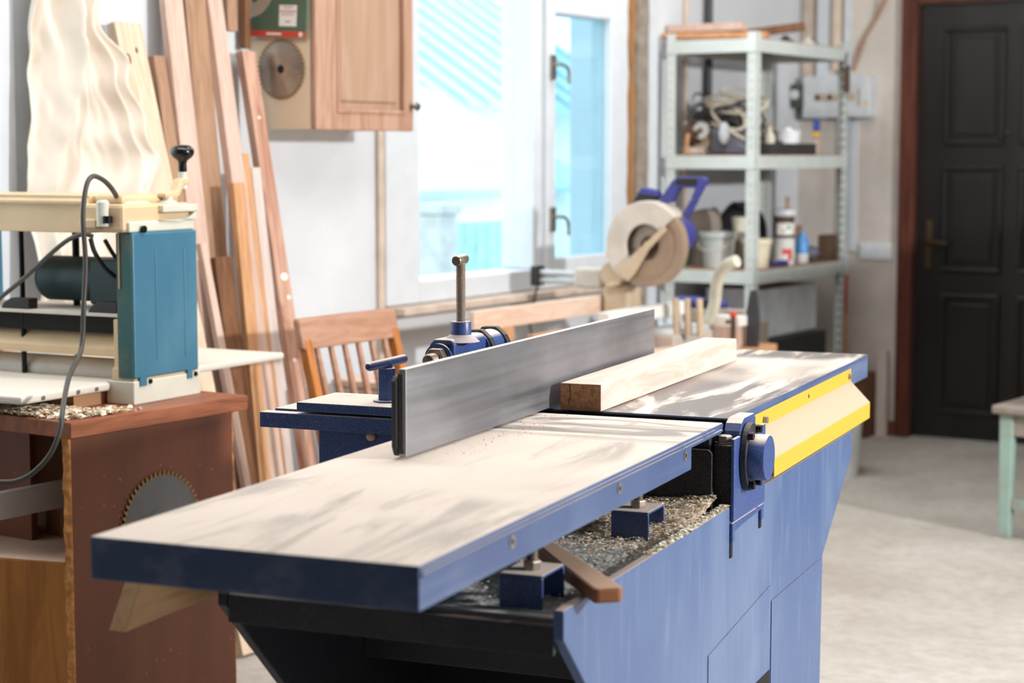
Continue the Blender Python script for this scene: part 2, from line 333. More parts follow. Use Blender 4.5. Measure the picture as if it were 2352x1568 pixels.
o = MB().box(-.25, 4.2, -9.7, .2, -.15, 0).build('floor', M['floor'], kind='structure'); o.matrix_world = RM
o = MB().box(-.25, 4.2, -9.7, .2, H, H + .12).build('ceiling', M['ceil'], kind='structure'); o.matrix_world = RM

# two light blockers, both added out of view
o = MB().box(2.3, 3.3, -2.28, -.02, 0, 1.27).build('shade_block', M['wall_dim'], kind='structure'); o.matrix_world = RM  # added low block; shades the floor and wall by the door
o = MB().box(8.5, 8.8, -14, 6, -.02, 4.6).build('sky_block', M['wall_dim'], kind='structure'); o.matrix_world = RM  # added tall slab; keeps sky fill out of the gateway
# window_1: big fixed light on the left, casement on the right
w = struct('window_1', RM)
m = MB().box(-.12, .02, -3.33, -3.14, .805, 2.27).box(-.12, .02, -2.42, -2.275, .88, 2.27).box(-.12, .02, -1.735, -1.685, .805, 2.27).box(-.12, .02, -3.14, -1.735, .805, .88).box(-.12, .02, -3.14, -1.735, 2.2, 2.27).box(-.12, .02, -2.275, -1.735, 1.93, 2.0)
m.build('window_frame', M['white'], w, bevel=.006)
MB().box(-.065, -.055, -3.14, -2.42, .88, 2.2).build('pane', M['pane'], w)
s = MB().box(-.05, .045, -2.365, -2.305, .855, 1.925).box(-.05, .045, -1.89, -1.77, .855, 1.925).box(-.05, .045, -2.305, -1.89, .855, .918).box(-.05, .045, -2.305, -1.89, 1.805, 1.925).build('casement', M['white'], w, bevel=.008)
MB().box(.006, .014, -2.305, -1.89, .918, 1.805).build('pane', M['pane2'], s)
MB().box(-.065, -.055, -2.275, -1.735, 2.0, 2.2).build('pane', M['pane'], w)
for z in (1.61, 1.06):
    h = MB().box(.045, .058, -2.352, -2.322, z - .045, z + .045).cyl((.055, -2.337, z + .01), (.085, -2.337, z + .01), .007, n=10).build('window_handle', M['handle'], s, bevel=.003)
    MB().tube(spline([(.085, -2.34, z + .01), (.09, -2.31, z + .005), (.09, -2.29, z - .02), (.088, -2.285, z - .06)], 5), .006, 8).build('lever', M['handle'], h, smooth=True)
MB().box(.0, .09, -3.33, -1.69, .778, .803).build('window_sill', M['trimtan'], w, bevel=.004)
o = MB().box(.002, .016, -3.365, -3.335, .0, 2.3).build('trim_1', M['trimtan'], kind='structure'); o.matrix_world = RM
# side window behind the canvas
w = struct('window_2', RM)
MB().box(-.12, .02, -6.1, -6.02, .85, 2.2).box(-.12, .02, -4.985, -4.905, .85, 2.2).box(-.12, .02, -6.02, -4.985, .85, .93).box(-.12, .02, -6.02, -4.985, 2.12, 2.2).box(-.1, .0, -5.53, -5.47, .93, 2.12).build('window_frame', M['white'], w, bevel=.006)
for a, b in ((-6.02, -5.53), (-5.47, -4.985)): MB().box(-.065, -.055, a, b, .93, 2.12).build('pane', M['pane'], w)
# post of grey render with a bead of foam beside the window
t2 = struct('trim_2', RM)
def rough_strip(u0, u1, v0, v1, z0, z1, n, amp, seed):
    poly = []
    for k in range(n + 1): z = lerp(z0, z1, k/n); poly.append((v1 + amp*noise.noise((seed, z*9, 0)), z))
    for k in range(n, -1, -1): z = lerp(z0, z1, k/n); poly.append((v0 + amp*noise.noise((seed + 7, z*9, 0)), z))
    return MB().prism(poly, 'x', u0, u1)
rough_strip(.001, .05, -1.686, -1.598, 0, H, 60, .014, 1).build('rendered_strip', M['cement'], t2)
rough_strip(.001, .035, -1.712, -1.684, .4, H, 60, .018, 4).build('foam_bead', M['foam'], t2)
# white boarding and battens in the corner by the rack
t3 = struct('trim_3', RM)
MB().box(.002, .02, -1.53, -1.46, .1, 2.5).build('white_board', M['white'], t3); MB().box(.10, .15, -.03, -.001, 1.45, 2.6).build('white_conduit', M['white'], t3)
MB().box(.03, .075, -.022, -.001, 1.5, 2.7).build('tan_batten', M['trimtan'], t3); MB().box(.175, .215, -.022, -.001, 1.68, 2.7).build('tan_batten', M['wallboard'], t3)
MB().box(.232, .262, -.03, -.001, .0, 2.8).build('grey_conduit', M['panelgrey'], t3); MB().box(.268, .30, -.025, -.001, .85, 1.45).build('white_trunking', M['white'], t3)
MB().cyl((.012, -1.2, 1.0), (.012, -1.2, 2.9), .012, n=10).build('brown_pipe', M['trimtan'], t3); MB().cyl((.03, -1.02, 1.4), (.03, -1.02, 2.9), .016, n=12).build('dark_pipe', M['blacksteel'], t3)

# door_1: dark panelled door in a brown frame
d = struct('door_1', RM)
MB().box(.506, .576, -.03, .12, 0, 2.04).build('door_frame', M['doorframe'], d, bevel=.006); MB().box(1.458, 1.53, -.03, .12, 0, 2.04).build('door_frame', M['doorframe'], d, bevel=.006); MB().box(.576, 1.458, -.03, .12, 1.968, 2.04).build('door_frame', M['doorframe'], d, bevel=.006)
MB().box(.578, 1.456, .02, .06, .005, 1.965).build('door_leaf', M['door'], d, bevel=.004)
def panel(u0, u1, z0, z1):
    p = MB().box(u0 + .045, u1 - .045, .008, .0195, z0 + .045, z1 - .045).build('panel', M['door'], d, bevel=.009)
    q = MB()
    for a, b, e, f in ((u0, u1, z0, z0 + .022), (u0, u1, z1 - .022, z1), (u0, u0 + .022, z0 + .022, z1 - .022), (u1 - .022, u1, z0 + .022, z1 - .022)): q.box(a, b, .002, .0195, e, f)
    q.build('moulding', M['door'], p, bevel=.007)
for u0, u1 in ((.70, .975), (1.05, 1.325)):
    for z0, z1 in ((1.335, 1.86), (.765, 1.245), (.12, .67)): panel(u0, u1, z0, z1)
h = MB().box(.625, .655, .008, .02, .78, 1.0).build('handle_plate', M['doorbrass'], d, bevel=.004)
MB().tube([(.64, .01, .905), (.64, -.03, .905), (.66, -.035, .903), (.745, -.035, .895)], [.009, .009, .009, .011], 10).build('door_handle', M['doorbrass'], h, smooth=True)
MB().ball((.99, .012, 1.39), .014).build('spyhole', M['doorbrass'], d, smooth=True)
o = MB().box(.0, .505, -.014, -.001, 0, .07).build('baseboard_back', M['dark'], kind='structure'); o.matrix_world = RM

# ================================================================== OUTSIDE THE WINDOW
o = MB().box(4.21, 22, -16, 8, -.3, -.02).build('yard_ground', M['floor'], kind='structure'); o.matrix_world = RM
o = MB().box(-22, -.26, -14, 16, -.3, -.16).build('ground', M['gravel'], kind='structure'); o.matrix_world = RM
sh = thing('garden_shed', 'white shed with a pale ribbed roof seen through the window', 'shed', ROOM.m(-4.2, 1.0, 0))
MB().box(-3.2, -.15, -4.5, 5, -.16, 1.62).build('wall', M['shedwall'], sh)
rf = MB().prism([(.15, 1.60), (.15, 1.66), (-3.4, 3.9), (-3.4, 3.84)], 'y', -4.7, 5.2).build('roof', M['roofsheet'], sh)
for k in range(33):
    y = -4.6 + k*.3; MB().prism([(.16, 1.662), (.16, 1.70), (-3.4, 3.94), (-3.4, 3.902)], 'y', y, y + .07).build('roof_rib', M['roofsheet'], rf)
hs = thing('neighbouring_lean_to', 'small lean-to with a sloping pale roof beyond the window', 'lean-to', ROOM.m(-2.3, .3, 0))
MB().box(-1.2, 0, -.35, 1.5, -.16, 1.05).build('wall', M['shedwall'], hs); MB().prism([(.15, 1.06), (.15, 1.10), (-1.25, 1.75), (-1.25, 1.71)], 'y', -.5, 1.7).build('roof', M['roofsheet'], hs)
gt = thing('yard_gate', 'cyan boarded yard gate below the lean-to roof', 'gate', ROOM.m(-1.75, -.35, 0))
for k in range(6): MB().box(0, .03, k*.11, k*.11 + .1, -.16, .95).build('board', M['gate'], gt)
tag(MB().box(-.07, .07, -.07, .07, -.16, 1.0).box(-.09, .09, -.09, .09, 1.0, 1.05).build('gate_post', M['greypost'], mx=ROOM.m(-1.72, -.48, 0), bevel=.01), 'grey concrete gate post outside the window', 'post')

# ================================================================== JOINTER
J = thing('jointer', 'large blue surface planer with a long dust-covered table and steel fence', 'jointer', JF.m())
# infeed table: thick skirt, then a thin lip towards the cutter
inf = MB().prism([(0, .7984), (0, .85), (1.200, .85), (1.207, .846), (1.207, .841), (1.192, .833), (1.022, .833), (1.022, .7984)], 'x', 0, .43).build('infeed_table', M['infeed'], J, bevel=.0016)
MB().box(.4295, .4335, .004, 1.19, .8365, .8405).build('edge_bead', M['infeed'], inf, bevel=.0012); MB().box(.4295, .432, .004, 1.15, .8425, .845).build('edge_bead', M['infeed'], inf)
for v in (.268, .67, .988):
    q = MB().cyl((.4285, v, .826), (.4312, v, .826), .0085, n=20).build('screw', M['screw'], inf); MB().cyl((.431, v, .826), (.4316, v, .826), .0042, n=6).build('socket', M['inner'], q)
out = MB().prism([(1.258, .80), (1.258, .85), (2.378, .85), (2.378, .7984), (1.268, .7984)], 'x', 0, .43).build('outfeed_table', M['outfeed'], J, bevel=.0016)
MB().box(.001, .429, 1.2535, 1.2578, .802, .8475).build('gap_shade', M['inner'], out); MB().cyl((.002, 1.231, .812), (.415, 1.231, .812), .0215, n=32).build('cutterhead', M['blackbolt'], J, smooth=True)  # thin near-black strip on the outfeed lip paints the gap's shade
# fence
fe = MB().box(.0915, .1035, .6514, 1.83, .8535, .9846).build('fence', M['steel'], J, bevel=.0012)
MB().prism([(.6445, .868), (.652, .8545), (1.825, .8545), (1.825, .974), (.653, .974), (.6445, .966)], 'x', .082, .0912).build('fence_back', M['navy'], fe, bevel=.002)
MB().prism([(.648, .862), (.6525, .8565), (.6525, .980), (.648, .977)], 'x', .0905, .1005).build('fence_end_strip', M['navy'], fe, bevel=.0015)
# fence support
MB().box(-.357, -.002, 1.02, 1.046, .824, .851).build('support_bar', M['blue'], J, bevel=.0015); MB().box(-.345, -.002, 1.053, 1.185, .826, .854).build('support_bar', M['blue'], J, bevel=.0015)
MB().box(-.31, -.20, 1.10, 1.112, .8535, .8552).build('slot', M['inner'], J)
sp = MB().box(-.284, .082, 1.0205, 1.166, .8555, .8715).build('support_plate', M['blue'], J, bevel=.0015)
MB().box(-.247, -.062, 1.032, 1.046, .60, .8235).build('support_bracket', M['blue'], J, bevel=.0015); MB().box(-.247, -.062, 1.15, 1.164, .60, .8255).build('support_bracket', M['blue'], J, bevel=.0015)
for x in (-.145, -.095): MB().ball((x, 1.03, .817), .009, sc=(1, .5, .8)).build('weld', M['dustpile'], J, smooth=True)
# T handle
T = MB().cyl((-.141, 1.085, .8735), (-.141, 1.085, .9305), .0168, n=6).build('clamp_post', M['blue'], J, bevel=.001)
MB().cyl((-.141, 1.085, .8712), (-.141, 1.085, .8745), .0235, n=28).build('washer', M['blue'], T); MB().lathe([(.0001, 0), (.010, 0), (.011, .004), (.008, .012), (.0001, .013)], (-.141, 1.085, .930), n=16).build('weld', M['blue'], T, smooth=True)
MB().lathe([(.0001, 0), (.005, .001), (.0078, .006), (.0078, .142), (.005, .147), (.0001, .148)], (-.141, 1.012, .9395), (0, 1, 0), 18).build('tommy_bar', M['blue'], T, smooth=True)
# tilting head behind the fence
hd = MB().prism([(-.020, .948), (-.020, .984), (-.012, .993), (.019, .993), (.026, .986), (.026, .948)], 'y', 1.0, 1.135).build('tilt_head', M['blue'], J, bevel=.003)
MB().box(-.006, .019, .9985, 1.0005, .9745, .985).build('slot', M['inner'], hd)
MB().box(-.012, .022, 1.03, 1.12, .8715, .948).build('tilt_post', M['blue'], J, bevel=.002)
MB().lathe([(.0001, -.006), (.032, -.006), (.024, .001), (.0178, .006), (.0172, .026), (.0165, .0275), (.0001, .0275)], (.020, 1.04, .993), n=28).build('collar', M['blue'], hd, smooth=True)
prof = [(.0001, 0)]
for k in range(43): prof += [(.0072, k*.0023), (.0085, k*.0023 + .00115)]
prof += [(.0072, 43*.0023), (.0001, 43*.0023)]
rd = MB().lathe(prof, (.020, 1.04, 1.0195), n=20).build('threaded_rod', M['rod'], hd)
MB().lathe([(.0001, 0), (.0078, 0), (.0088, .002), (.0088, .030), (.007, .034), (.0001, .034)], (.0185, 1.024, 1.1225), (.06, 1, .08), 18).build('crossbar', M['rod'], rd, smooth=True)
nt = MB().cyl((-.001, .978, .962), (-.001, .994, .962), .0195, n=6).build('hex_nut', M['bolt'], hd, bevel=.0015); MB().cyl((-.001, .9935, .962), (-.001, .9995, .962), .0245, n=28).build('washer', M['blue'], nt)
prof = [(.0001, 0), (.0092, .001)] + [x for k in range(8) for x in ((.0108, .003 + k*.0025), (.0100, .0042 + k*.0025))] + [(.0100, .03), (.0001, .03)]
MB().lathe(prof, (-.001, .952, .962), (0, 1, 0), 20).build('stud', M['rod'], nt)
MB().cyl((.004, 1.135, .966), (.004, 1.215, .966), .0275, n=28).build('hinge_barrel', M['blue'], hd, smooth=True)
ear = [(-.024, .94), (-.024, .982), (-.014, .997), (.014, .998), (.030, .984), (.048, .952), (.048, .94)]
for y in (1.139, 1.205): MB().prism(ear, 'y', y, y + .017).build('hinge_ear', M['navy'], hd, bevel=.003)
# body
def side(u0, u1): return MB().prism([(.383, .676), (.383, .715), (2.10, .715), (2.112, .665), (1.85, .497), (1.836, .0), (.88, .0), (.88, .20)], 'x', u0, u1)
side(.440, .455).build('side_panel', M['bluepanel'], J, bevel=.002); side(-.06, -.045).build('side_panel', M['navy'], J, bevel=.002)
MB().box(.4555, .457, 1.441, 1.833, .02, .494).build('access_cover', M['bluepanel'], J, bevel=.001); MB().prism([(1.04, .02), (1.04, .492), (1.434, .525), (1.434, .02)], 'x', .4555, .4565).build('access_cover', M['bluepanel'], J, bevel=.001)
MB().box(.4566, .4572, 1.33, 1.43, .16, .37).build('motor_vent', M['inner'], J)
tr = MB().box(-.045, .44, .40, 2.05, .690, .700).build('chip_tray', M['traypaint'], J)
MB().prism([(.385, .652), (.385, .692), (.41, .697), (.41, .660)], 'x', -.045, .44).build('front_rail', M['navy'], J, bevel=.002)
MB().box(-.045, .44, .80, .83, .50, .60).build('lower_rail', M['navy'], J, bevel=.002); MB().box(-.045, .44, 1.05, 1.07, .0, .69).build('inner_shade_panel', M['inner'], J); MB().box(-.045, .44, .86, 1.83, .0, .02).build('base_plate', M['inner'], J)  # near-black inner panel puts the shade inside the body into its colour
MB().box(-.045, .44, 1.82, 1.835, .02, .69).build('end_panel', M['navy'], J)
# table jacks
for v0, u0 in ((.905, .335), (.43, .345)):
    br = MB().box(u0, u0 + .062, v0, v0 + .004, .7005, .743).box(u0, u0 + .062, v0 + .078, v0 + .082, .7005, .743).box(u0, u0 + .062, v0, v0 + .082, .743, .747).build('jack_bracket', M['blue'], J, bevel=.0015)
    bt = MB().cyl((u0 + .033, v0 + .035, .747), (u0 + .033, v0 + .035, .759), .0125, n=6).build('hex_nut', M['bolt'], br, bevel=.001)
    pr = [(.0001, 0)] + [x for k in range(18) for x in ((.0074, k*.0022), (.0082, k*.0022 + .0011))] + [(.0074, .0396), (.0001, .0396)]
    MB().lathe(pr, (u0 + .033, v0 + .035, .7585), n=16).build('jack_screw', M['rod'], br); MB().cyl((u0 + .033, v0 + .035, .727), (u0 + .033, v0 + .035, .7425), .0115, n=6).build('lock_nut', M['bolt'], br)
for u0 in (.03,):
    for v0 in (.905, .43): MB().box(u0, u0 + .062, v0, v0 + .08, .7005, .747).cyl((u0 + .03, v0 + .035, .747), (u0 + .03, v0 + .035, .7983), .008, n=12).build('jack_bracket', M['blue'], J)
for v0 in (1.40, 1.95): MB().box(.05, .40, v0, v0 + .06, .7005, .7983).build('table_pedestal', M['navy'], J)
MB().prism([(.20, .7005), (.20, .812), (.422, .812), (.4285, .806), (.4285, .7005)], 'y', 1.142, 1.147).build('baffle_plate', M['navyplate'], J, bevel=.001)
MB().box(.30, .42, 1.155, 1.19, .7985, .832).build('cutter_block', M['navyplate'], J)
# bearing housing
bh = MB().box(.4235, .4548, 1.166, 1.29, .66, .8175).build('bearing_housing', M['navyplate'], J, bevel=.003)
MB().box(.4555, .4625, 1.16, 1.36, .69, .83).build('housing_plate', M['blue'], bh, bevel=.0025)
MB().prism([(1.16, .655), (1.16, .688), (1.36, .688), (1.36, .66), (1.345, .66), (1.345, .68), (1.172, .672), (1.172, .655)], 'x', .4555, .461).build('welded_lip', M['blue'], bh, bevel=.002)
for y, z in ((1.195, .678), (1.22, .6795), (1.25, .681), (1.285, .683), (1.318, .685)): MB().ball((.4575, y, z), .007, n=10, m=6, sc=(.6, 1.2, .8)).build('weld', M['blue'], bh, smooth=True)
for y0, y1, z0, z1 in ((1.1605, 1.174, .628, .686), (1.346, 1.36, .645, .70)): MB().box(.4552, .4572, y0, y1, z0, z1).build('slot', M['inner'], bh, bevel=.0009)
MB().prism([(1.196, .8178), (1.196, .838), (1.205, .850), (1.222, .8575), (1.285, .8575), (1.295, .85), (1.295, .8178)], 'x', .4335, .4615).build('housing_cap', M['blue'], bh, bevel=.002)
hb = MB().cyl((.438, 1.183, .8176), (.438, 1.183, .8205), .0150, n=24).build('washer', M['bolt'], bh); MB().cyl((.438, 1.183, .8205), (.438, 1.183, .832), .0135, n=6).build('bolt_head', M['bolt'], hb, bevel=.0015)
# oval flange, cap and socket screws
fl = []
for k in range(40):
    a = 2*PI*k/40; fl.append((1.232 + .046*math.cos(a), .7905 + (.058)*math.sin(a)))
f1 = MB().prism(fl, 'x', .4628, .4745).build('bearing_flange', M['navy'], bh, bevel=.002)
MB().lathe([(.0001, 0), (.039, 0), (.039, .026), (.0375, .028), (.0001, .028)], (.4745, 1.232, .7905), (1, 0, 0), 44).build('bearing_cap', M['blue'], f1, smooth=True)
for a in (62, 130, -62, -118):
    y, z = 1.232 + .0455*math.cos(math.radians(a))*1.0, .7905 + .0515*math.sin(math.radians(a))
    q = MB().cyl((.4745, y, z), (.4835, y, z), .0068, n=16).build('socket_screw', M['blackbolt'], f1, smooth=True); MB().cyl((.4834, y, z), (.4838, y, z), .0036, n=6).build('socket', M['inner'], q)
# yellow guard
g = MB().prism([(.4312, .838), (.4335, .838), (.4335, .8105), (.4745, .768), (.4755, .766), (.4755, .733), (.4735, .733), (.4735, .7655), (.4312, .809)], 'y', 1.372, 2.187).build('cutter_guard', M['guard'], J)
for v, z in ((1.455, .8225), (2.165, .8235)):
    MB().cyl((.4335, v, z), (.4415, v, z), .0068, n=6).build('bolt_head', M['screw'], g, bevel=.001)
MB().cyl((.4332, 1.80, .824), (.4338, 1.80, .824), .0045, n=14).build('bolt_hole', M['inner'], g)
# wooden lever lying over the side panel
L0, L1 = Vector((.27, .735, .7275)), Vector((.497, .437, .7275)); dr = L1 - L0; ang = math.atan2(dr.y, dr.x) - PI/2
lv = MB().prism([(-.012, 0), (.014, 0), (.020, dr.length*.6), (.0205, dr.length - .006), (.0165, dr.length), (-.0165, dr.length), (-.0205, dr.length - .006), (-.019, dr.length*.6)], 'z', -.0105, .0105)
lv.build('lever', M['lever'], J, bevel=.004, mx=Matrix.Translation(L0) @ Matrix.Rotation(ang, 4, 'Z'))
# ledge that carries the loose board on the far side
MB().box(-.16, -.06, .60, .66, .655, .663).build('ledge', M['navy'], J); MB().box(-.16, -.06, .95, 1.0, .655, .663).build('ledge', M['navy'], J)

def chips(n, place, size, seed, flat=.35):
    R = random.Random(seed); m = MB()
    for _ in range(n):
        p = place(R)
        if p is None: continue
        s = size*R.uniform(.5, 1.5); e = Matrix.Translation(p) @ Matrix.Rotation(R.uniform(0, 2*PI), 4, 'Z') @ Matrix.Rotation(R.uniform(-.45, .45), 4, 'X')
        m.add([(-s, -s*.4, 0), (s, -s*.4, s*.5*R.uniform(-1, 1)), (s*.9, s*.4, s*flat), (-s*.9, s*.5, s*flat)], [(0, 1, 2, 3)], e)
    return m
def tray_h(u, v): return .7012 + .022*max(0, 1 - ((v - 1.13)/.22)**2)*max(0, 1 - ((u - .38)/.26)**2) + .010*max(0, 1 - ((v - 1.16)/.09)**2)*max(0, (u - .36)/.07) + (.0012 + .004*max(0, v - .85))*noise.noise((u*60, v*60, 0)) + .0012*noise.noise((u*140, v*140, 4))
MB().grid(lambda a, b: (lerp(-.04, .439, a), lerp(.42, 1.14, b), tray_h(lerp(-.04, .439, a), lerp(.42, 1.14, b))), 120, 180).build('sawdust_layer', M['sawbed'], J, kind='stuff')
def pl(R):
    u = R.uniform(.12, .437); v = min(1.139, R.gauss(1.02, .12)) if R.random() < .8 else R.uniform(.43, 1.13)
    return None if v < .43 else Vector((u, v, tray_h(u, v) + R.uniform(0, .006)))
chips(15000, pl, .0020, 3, .15).build('wood_shavings', M['chips'], J, kind='stuff'); chips(1100, pl, .0030, 5).build('wood_shavings', M['brownchips'], J, kind='stuff')
def pr_(R): v = R.uniform(.75, 1.16); return Vector((R.uniform(.4405, .4545), v, .7155 + R.uniform(0, .004)*(1 if v > 1.0 else .3)))
chips(900, pr_, .0026, 8).build('wood_shavings', M['chips'], J, kind='stuff')
def pt_(R): return Vector((R.uniform(.105, .16) + abs(R.gauss(0, .02)), R.uniform(.7, 1.19), .8504))
chips(170, pt_, .0011, 9).build('wood_crumbs', M['brownchips'], J, kind='stuff')

# board on the outfeed table
BL = Vector((.1965, 1.2465, 0)); BR = Vector((.1925, 2.1346, 0)); ang = math.atan2(BR.y - BL.y, BR.x - BL.x) - PI/2
bm_ = JF.m(BL.x, BL.y, .8506) @ Matrix.Rotation(ang + .0, 4, 'Z')
bb = thing('pine_beam', 'thick pale sawn pine beam lying on the far dusty table against the steel fence', 'beam', bm_)
MB().box(-.0765, 0, .0, .888, 0, .0482).build('beam_body', M['beam'], bb, bevel=.0022)
MB().box(-.0755, -.001, -.0006, 0, .001, .0472).build('end_grain', M['beamend'], bb)
MB().prism([(-.060, .0472), (-.0575, .030), (-.0615, .010), (-.0605, .010), (-.0562, .030), (-.0585, .0472)], 'y', -.0009, -.0005).build('crack', M['inner'], bb)
# loose board beside the jointer
lb = MB().prism([(0, .0), (.05, .072), (.75, .072), (.75, 0)], 'x', 0, .026).build('pine_offcut', M['offcut'], bevel=.0015, mx=JF.m(-.146, .246, .6635))
tag(lb, 'pale pine offcut poking out below the near corner of the blue table', 'board')

# ================================================================== BENCH WITH THE THICKNESS PLANER
B = thing('planer_bench', 'brown laminate cabinet bench that carries the thickness planer', 'bench', BF.m())
MB().box(-.74, .004, -.012, .528, .7165, .75).build('bench_top', M['benchtop'], B, bevel=.002)
sd = MB().box(-.03, -.012, .0, .49, .0, .7163).build('side_panel', M['brownlam'], B)
rough = []
for k in range(41): z = .716*k/40; rough.append((-.0045 + .006*noise.noise((3, z*30, 0)), z))
rough += [(.001, .716), (.001, 0)]
MB().prism(rough, 'x', -.031, -.0115).build('chipped_edge', M['chipedge'], sd)
rough = [(.4895, 0), (.4895, .716)] + [(.4945 + .006*noise.noise((9, .716*k/40*34, 0)), .716*k/40) for k in range(40, -1, -1)]
MB().prism(rough, 'x', -.030, -.013).build('chipped_edge', M['chipedge'], sd)
MB().box(-.72, -.702, .0, .49, .0, .7163).build('side_panel', M['brownlam'], B)
MB().box(-.70, -.031, .475, .49, .0, .7163).build('back_panel', M['niche'], B)
MB().box(-.46, -.27, .12, .138, .4505, .7163).build('divider_panel', M['brownlam'], B)
def curve(u): t_ = (u + .03)/.95; return -.075*math.sin(min(1, max(0, -t_*2.6))*PI/2)
us = [-.031 - k*.67/24 for k in range(25)]
MB().prism([(u, curve(u) + .012) for u in us] + [(us[-1], .474), (-.031, .474)], 'z', .438, .45).build('inner_shelf', M['shelfdust'], B)
MB().prism([(u, curve(u)) for u in us] + [(u, curve(u) + .011) for u in reversed(us)], 'z', .01, .4495).build('curved_door', M['amber'], B, smooth=True)
MB().box(-.70, -.031, .02, .474, .0, .012).build('base_shelf', M['niche'], B)
o = MB().box(-.012, .012, -.05, .33, 0, .058).build('white_batten', M['whiteboard'], bevel=.002, mx=BF.m(-.235, .03, .5215))
MB().box(-.30, -.20, .19, .36, .4505, .521).build('batten_rest', M['niche'], B)
tag(o, 'white laminate batten lying in the open niche of the brown bench', 'batten')

def saw_blade(label, mx, r, n, mat, group=None, bore=.016):      # disc lies in the local y-z plane
    s = thing('saw_blade', label, 'saw blade', mx, group)
    R = r*.93
    MB().lathe([(bore, 0), (R, 0), (R, .0022), (bore, .0022)], d=(1, 0, 0), n=56).build('disc', mat, s, smooth=True)
    m = MB(); b = 2*PI/n
    for k in range(n):
        a = b*k; pt = lambda rr, f: (rr*math.cos(a + b*f), rr*math.sin(a + b*f))
        m.prism([pt(R*.985, 0), pt(r, .02), pt(r*.985, .38), pt(R*.985, .62)], 'x', -.0006, .0030)
    m.build('teeth', M['carbide'], s)
    MB().lathe([(bore, .0023), (r*.36, .0023), (r*.36, .0032), (bore, .0032)], d=(1, 0, 0), n=40).build('hub_plate', mat, s, smooth=True)
    MB().cyl((.0033, 0, 0), (.0036, 0, 0), bore*1.02, n=20).build('bore', M['inner'], s)
    return s
saw_blade('dull circular saw blade hanging on the brown bench side', BF.m(-.0105, .257, .487), .124, 56, M['blade'])

P = thing('thickness_planer', 'cream and teal thickness planer with a black crank knob on the brown bench', 'thickness planer', PF.m(0, 0, .7502))
CW = -.63
for sx, x0, x1 in ((1, -.078, 0), (-1, CW, CW + .078)):
    MB().box(x0, x1, .0, .237, 0, .052).build('foot_casting', M['palecast'], P, bevel=.003)
    MB().box(x0 + .012, x1 - .004, .006, .225, .052, .08).build('foot_neck', M['cream'], P, bevel=.002)
# cover of the near column: teal outer face, front strip in darker green that paints in its shade
cv = MB().box(-.044, .0, .004, .232, .056, .378).build('column_cover', M['teal'], P, bevel=.005)
MB().box(-.0445, -.004, .0022, .0042, .058, .376).build('front_shade_strip', M['tealshade'], cv)
for y in (.083, .185): MB().lathe([(.0001, -.125), (.004, -.123), (.0045, -.115), (.0045, .115), (.004, .123), (.0001, .125)], (-.0022, y, .215), n=14).build('rib', M['teal'], cv, smooth=True)
for y0, y1 in ((.018, .042), (.186, .205)):
    tb = MB().box(.0, .003, y0, y1, .040, .060).build('tab', M['teal'], cv, bevel=.001)
    MB().cyl((.0005, y1 + .012, .048), (.004, y1 + .012, .048), .0055, n=10).build('screw', M['blackbolt'], tb)
MB().box(CW, CW + .044, .004, .232, .056, .378).build('column_cover', M['teal'], P, bevel=.005)
MB().box(-.038, -.0345, -.0005, .002, .255, .378).build('scale', M['brass'], P)
# top: long bridge with corner casting
MB().prism([(.01, .375), (.01, .435), (.004, .439), (.004, .446), (.012, .450), (.012, .4585), (.22, .4585), (.22, .375)], 'x', -.58, -.125).build('bridge', M['cream'], P, bevel=.002)
ct = MB().box(-.135, -.012, -.012, .225, .378, .440).box(-.12, -.04, .02, .22, .438, .459).build('corner_casting', M['cream'], P, bevel=.008)
MB().lathe([(.0001, 0), (.014, 0), (.014, .052), (.009, .058), (.0001, .058)], (-.062, -.018, .392), n=18).build('corner_boss', M['palecast'], ct, smooth=True)
MB().box(-.122, -.075, -.028, -.008, .386, .408).build('clamp_lug', M['cream'], ct, bevel=.004)
MB().cyl((-.048, -.02, .400), (-.048, -.02, .415), .0105, n=18).build('knurled_knob', M['blackbolt'], ct)
MB().box(-.040, -.004, .0, .228, .3782, .402).build('cap_casting', M['palecast'], P, bevel=.004)
MB().prism([(.10, .402), (.235, .402), (.235, .418), (.225, .418), (.215, .411), (.19, .403), (.165, .400)], 'x', -.05, .0).build('cap_bracket', M['palecast'], ct, bevel=.002)
MB().box(-.055, .002, .11, .235, .419, .436).build('cap_plate', M['palecast'], ct, bevel=.003)
MB().prism([(-.01, .4365), (.02, .4365), (.03, .445), (.10, .445), (.125, .4365), (.125, .4365)], 'x', -.06, -.035).build('stop_rib', M['palecast'], ct, bevel=.002)
MB().cyl((-.0, .04, .385), (.006, .04, .385), .008, n=12).build('screw', M['blackbolt'], P)
# left-hand corner
MB().box(CW, -.575, -.012, .225, .378, .440).build('corner_casting', M['cream'], P, bevel=.008)
# crank
cr = MB().lathe([(.0001, 0), (.022, 0), (.022, .006), (.012, .010), (.012, .02), (.0001, .02)], (-.03, .165, .4362), n=22).build('crank_hub', M['palecast'], P, smooth=True)
MB().prism([(.145, .452), (.145, .462), (.185, .4655), (.20, .488), (.207, .494), (.232, .494), (.232, .480), (.212, .480), (.196, .455), (.188, .452)], 'x', -.042, -.018).build('crank_arm', M['cream'], cr, bevel=.003)
MB().cyl((-.03, .222, .470), (-.03, .222, .508), .0098, n=16).build('spindle', M['palecast'], cr, smooth=True)
MB().lathe([(.0001, 0), (.0095, 0), (.010, .004), (.0095, .02), (.012, .026), (.022, .033), (.0268, .040), (.0275, .047), (.024, .055), (.015, .060), (.0001, .0615)], (-.03, .222, .5085), n=32).build('crank_knob', M['black'], cr, smooth=True)
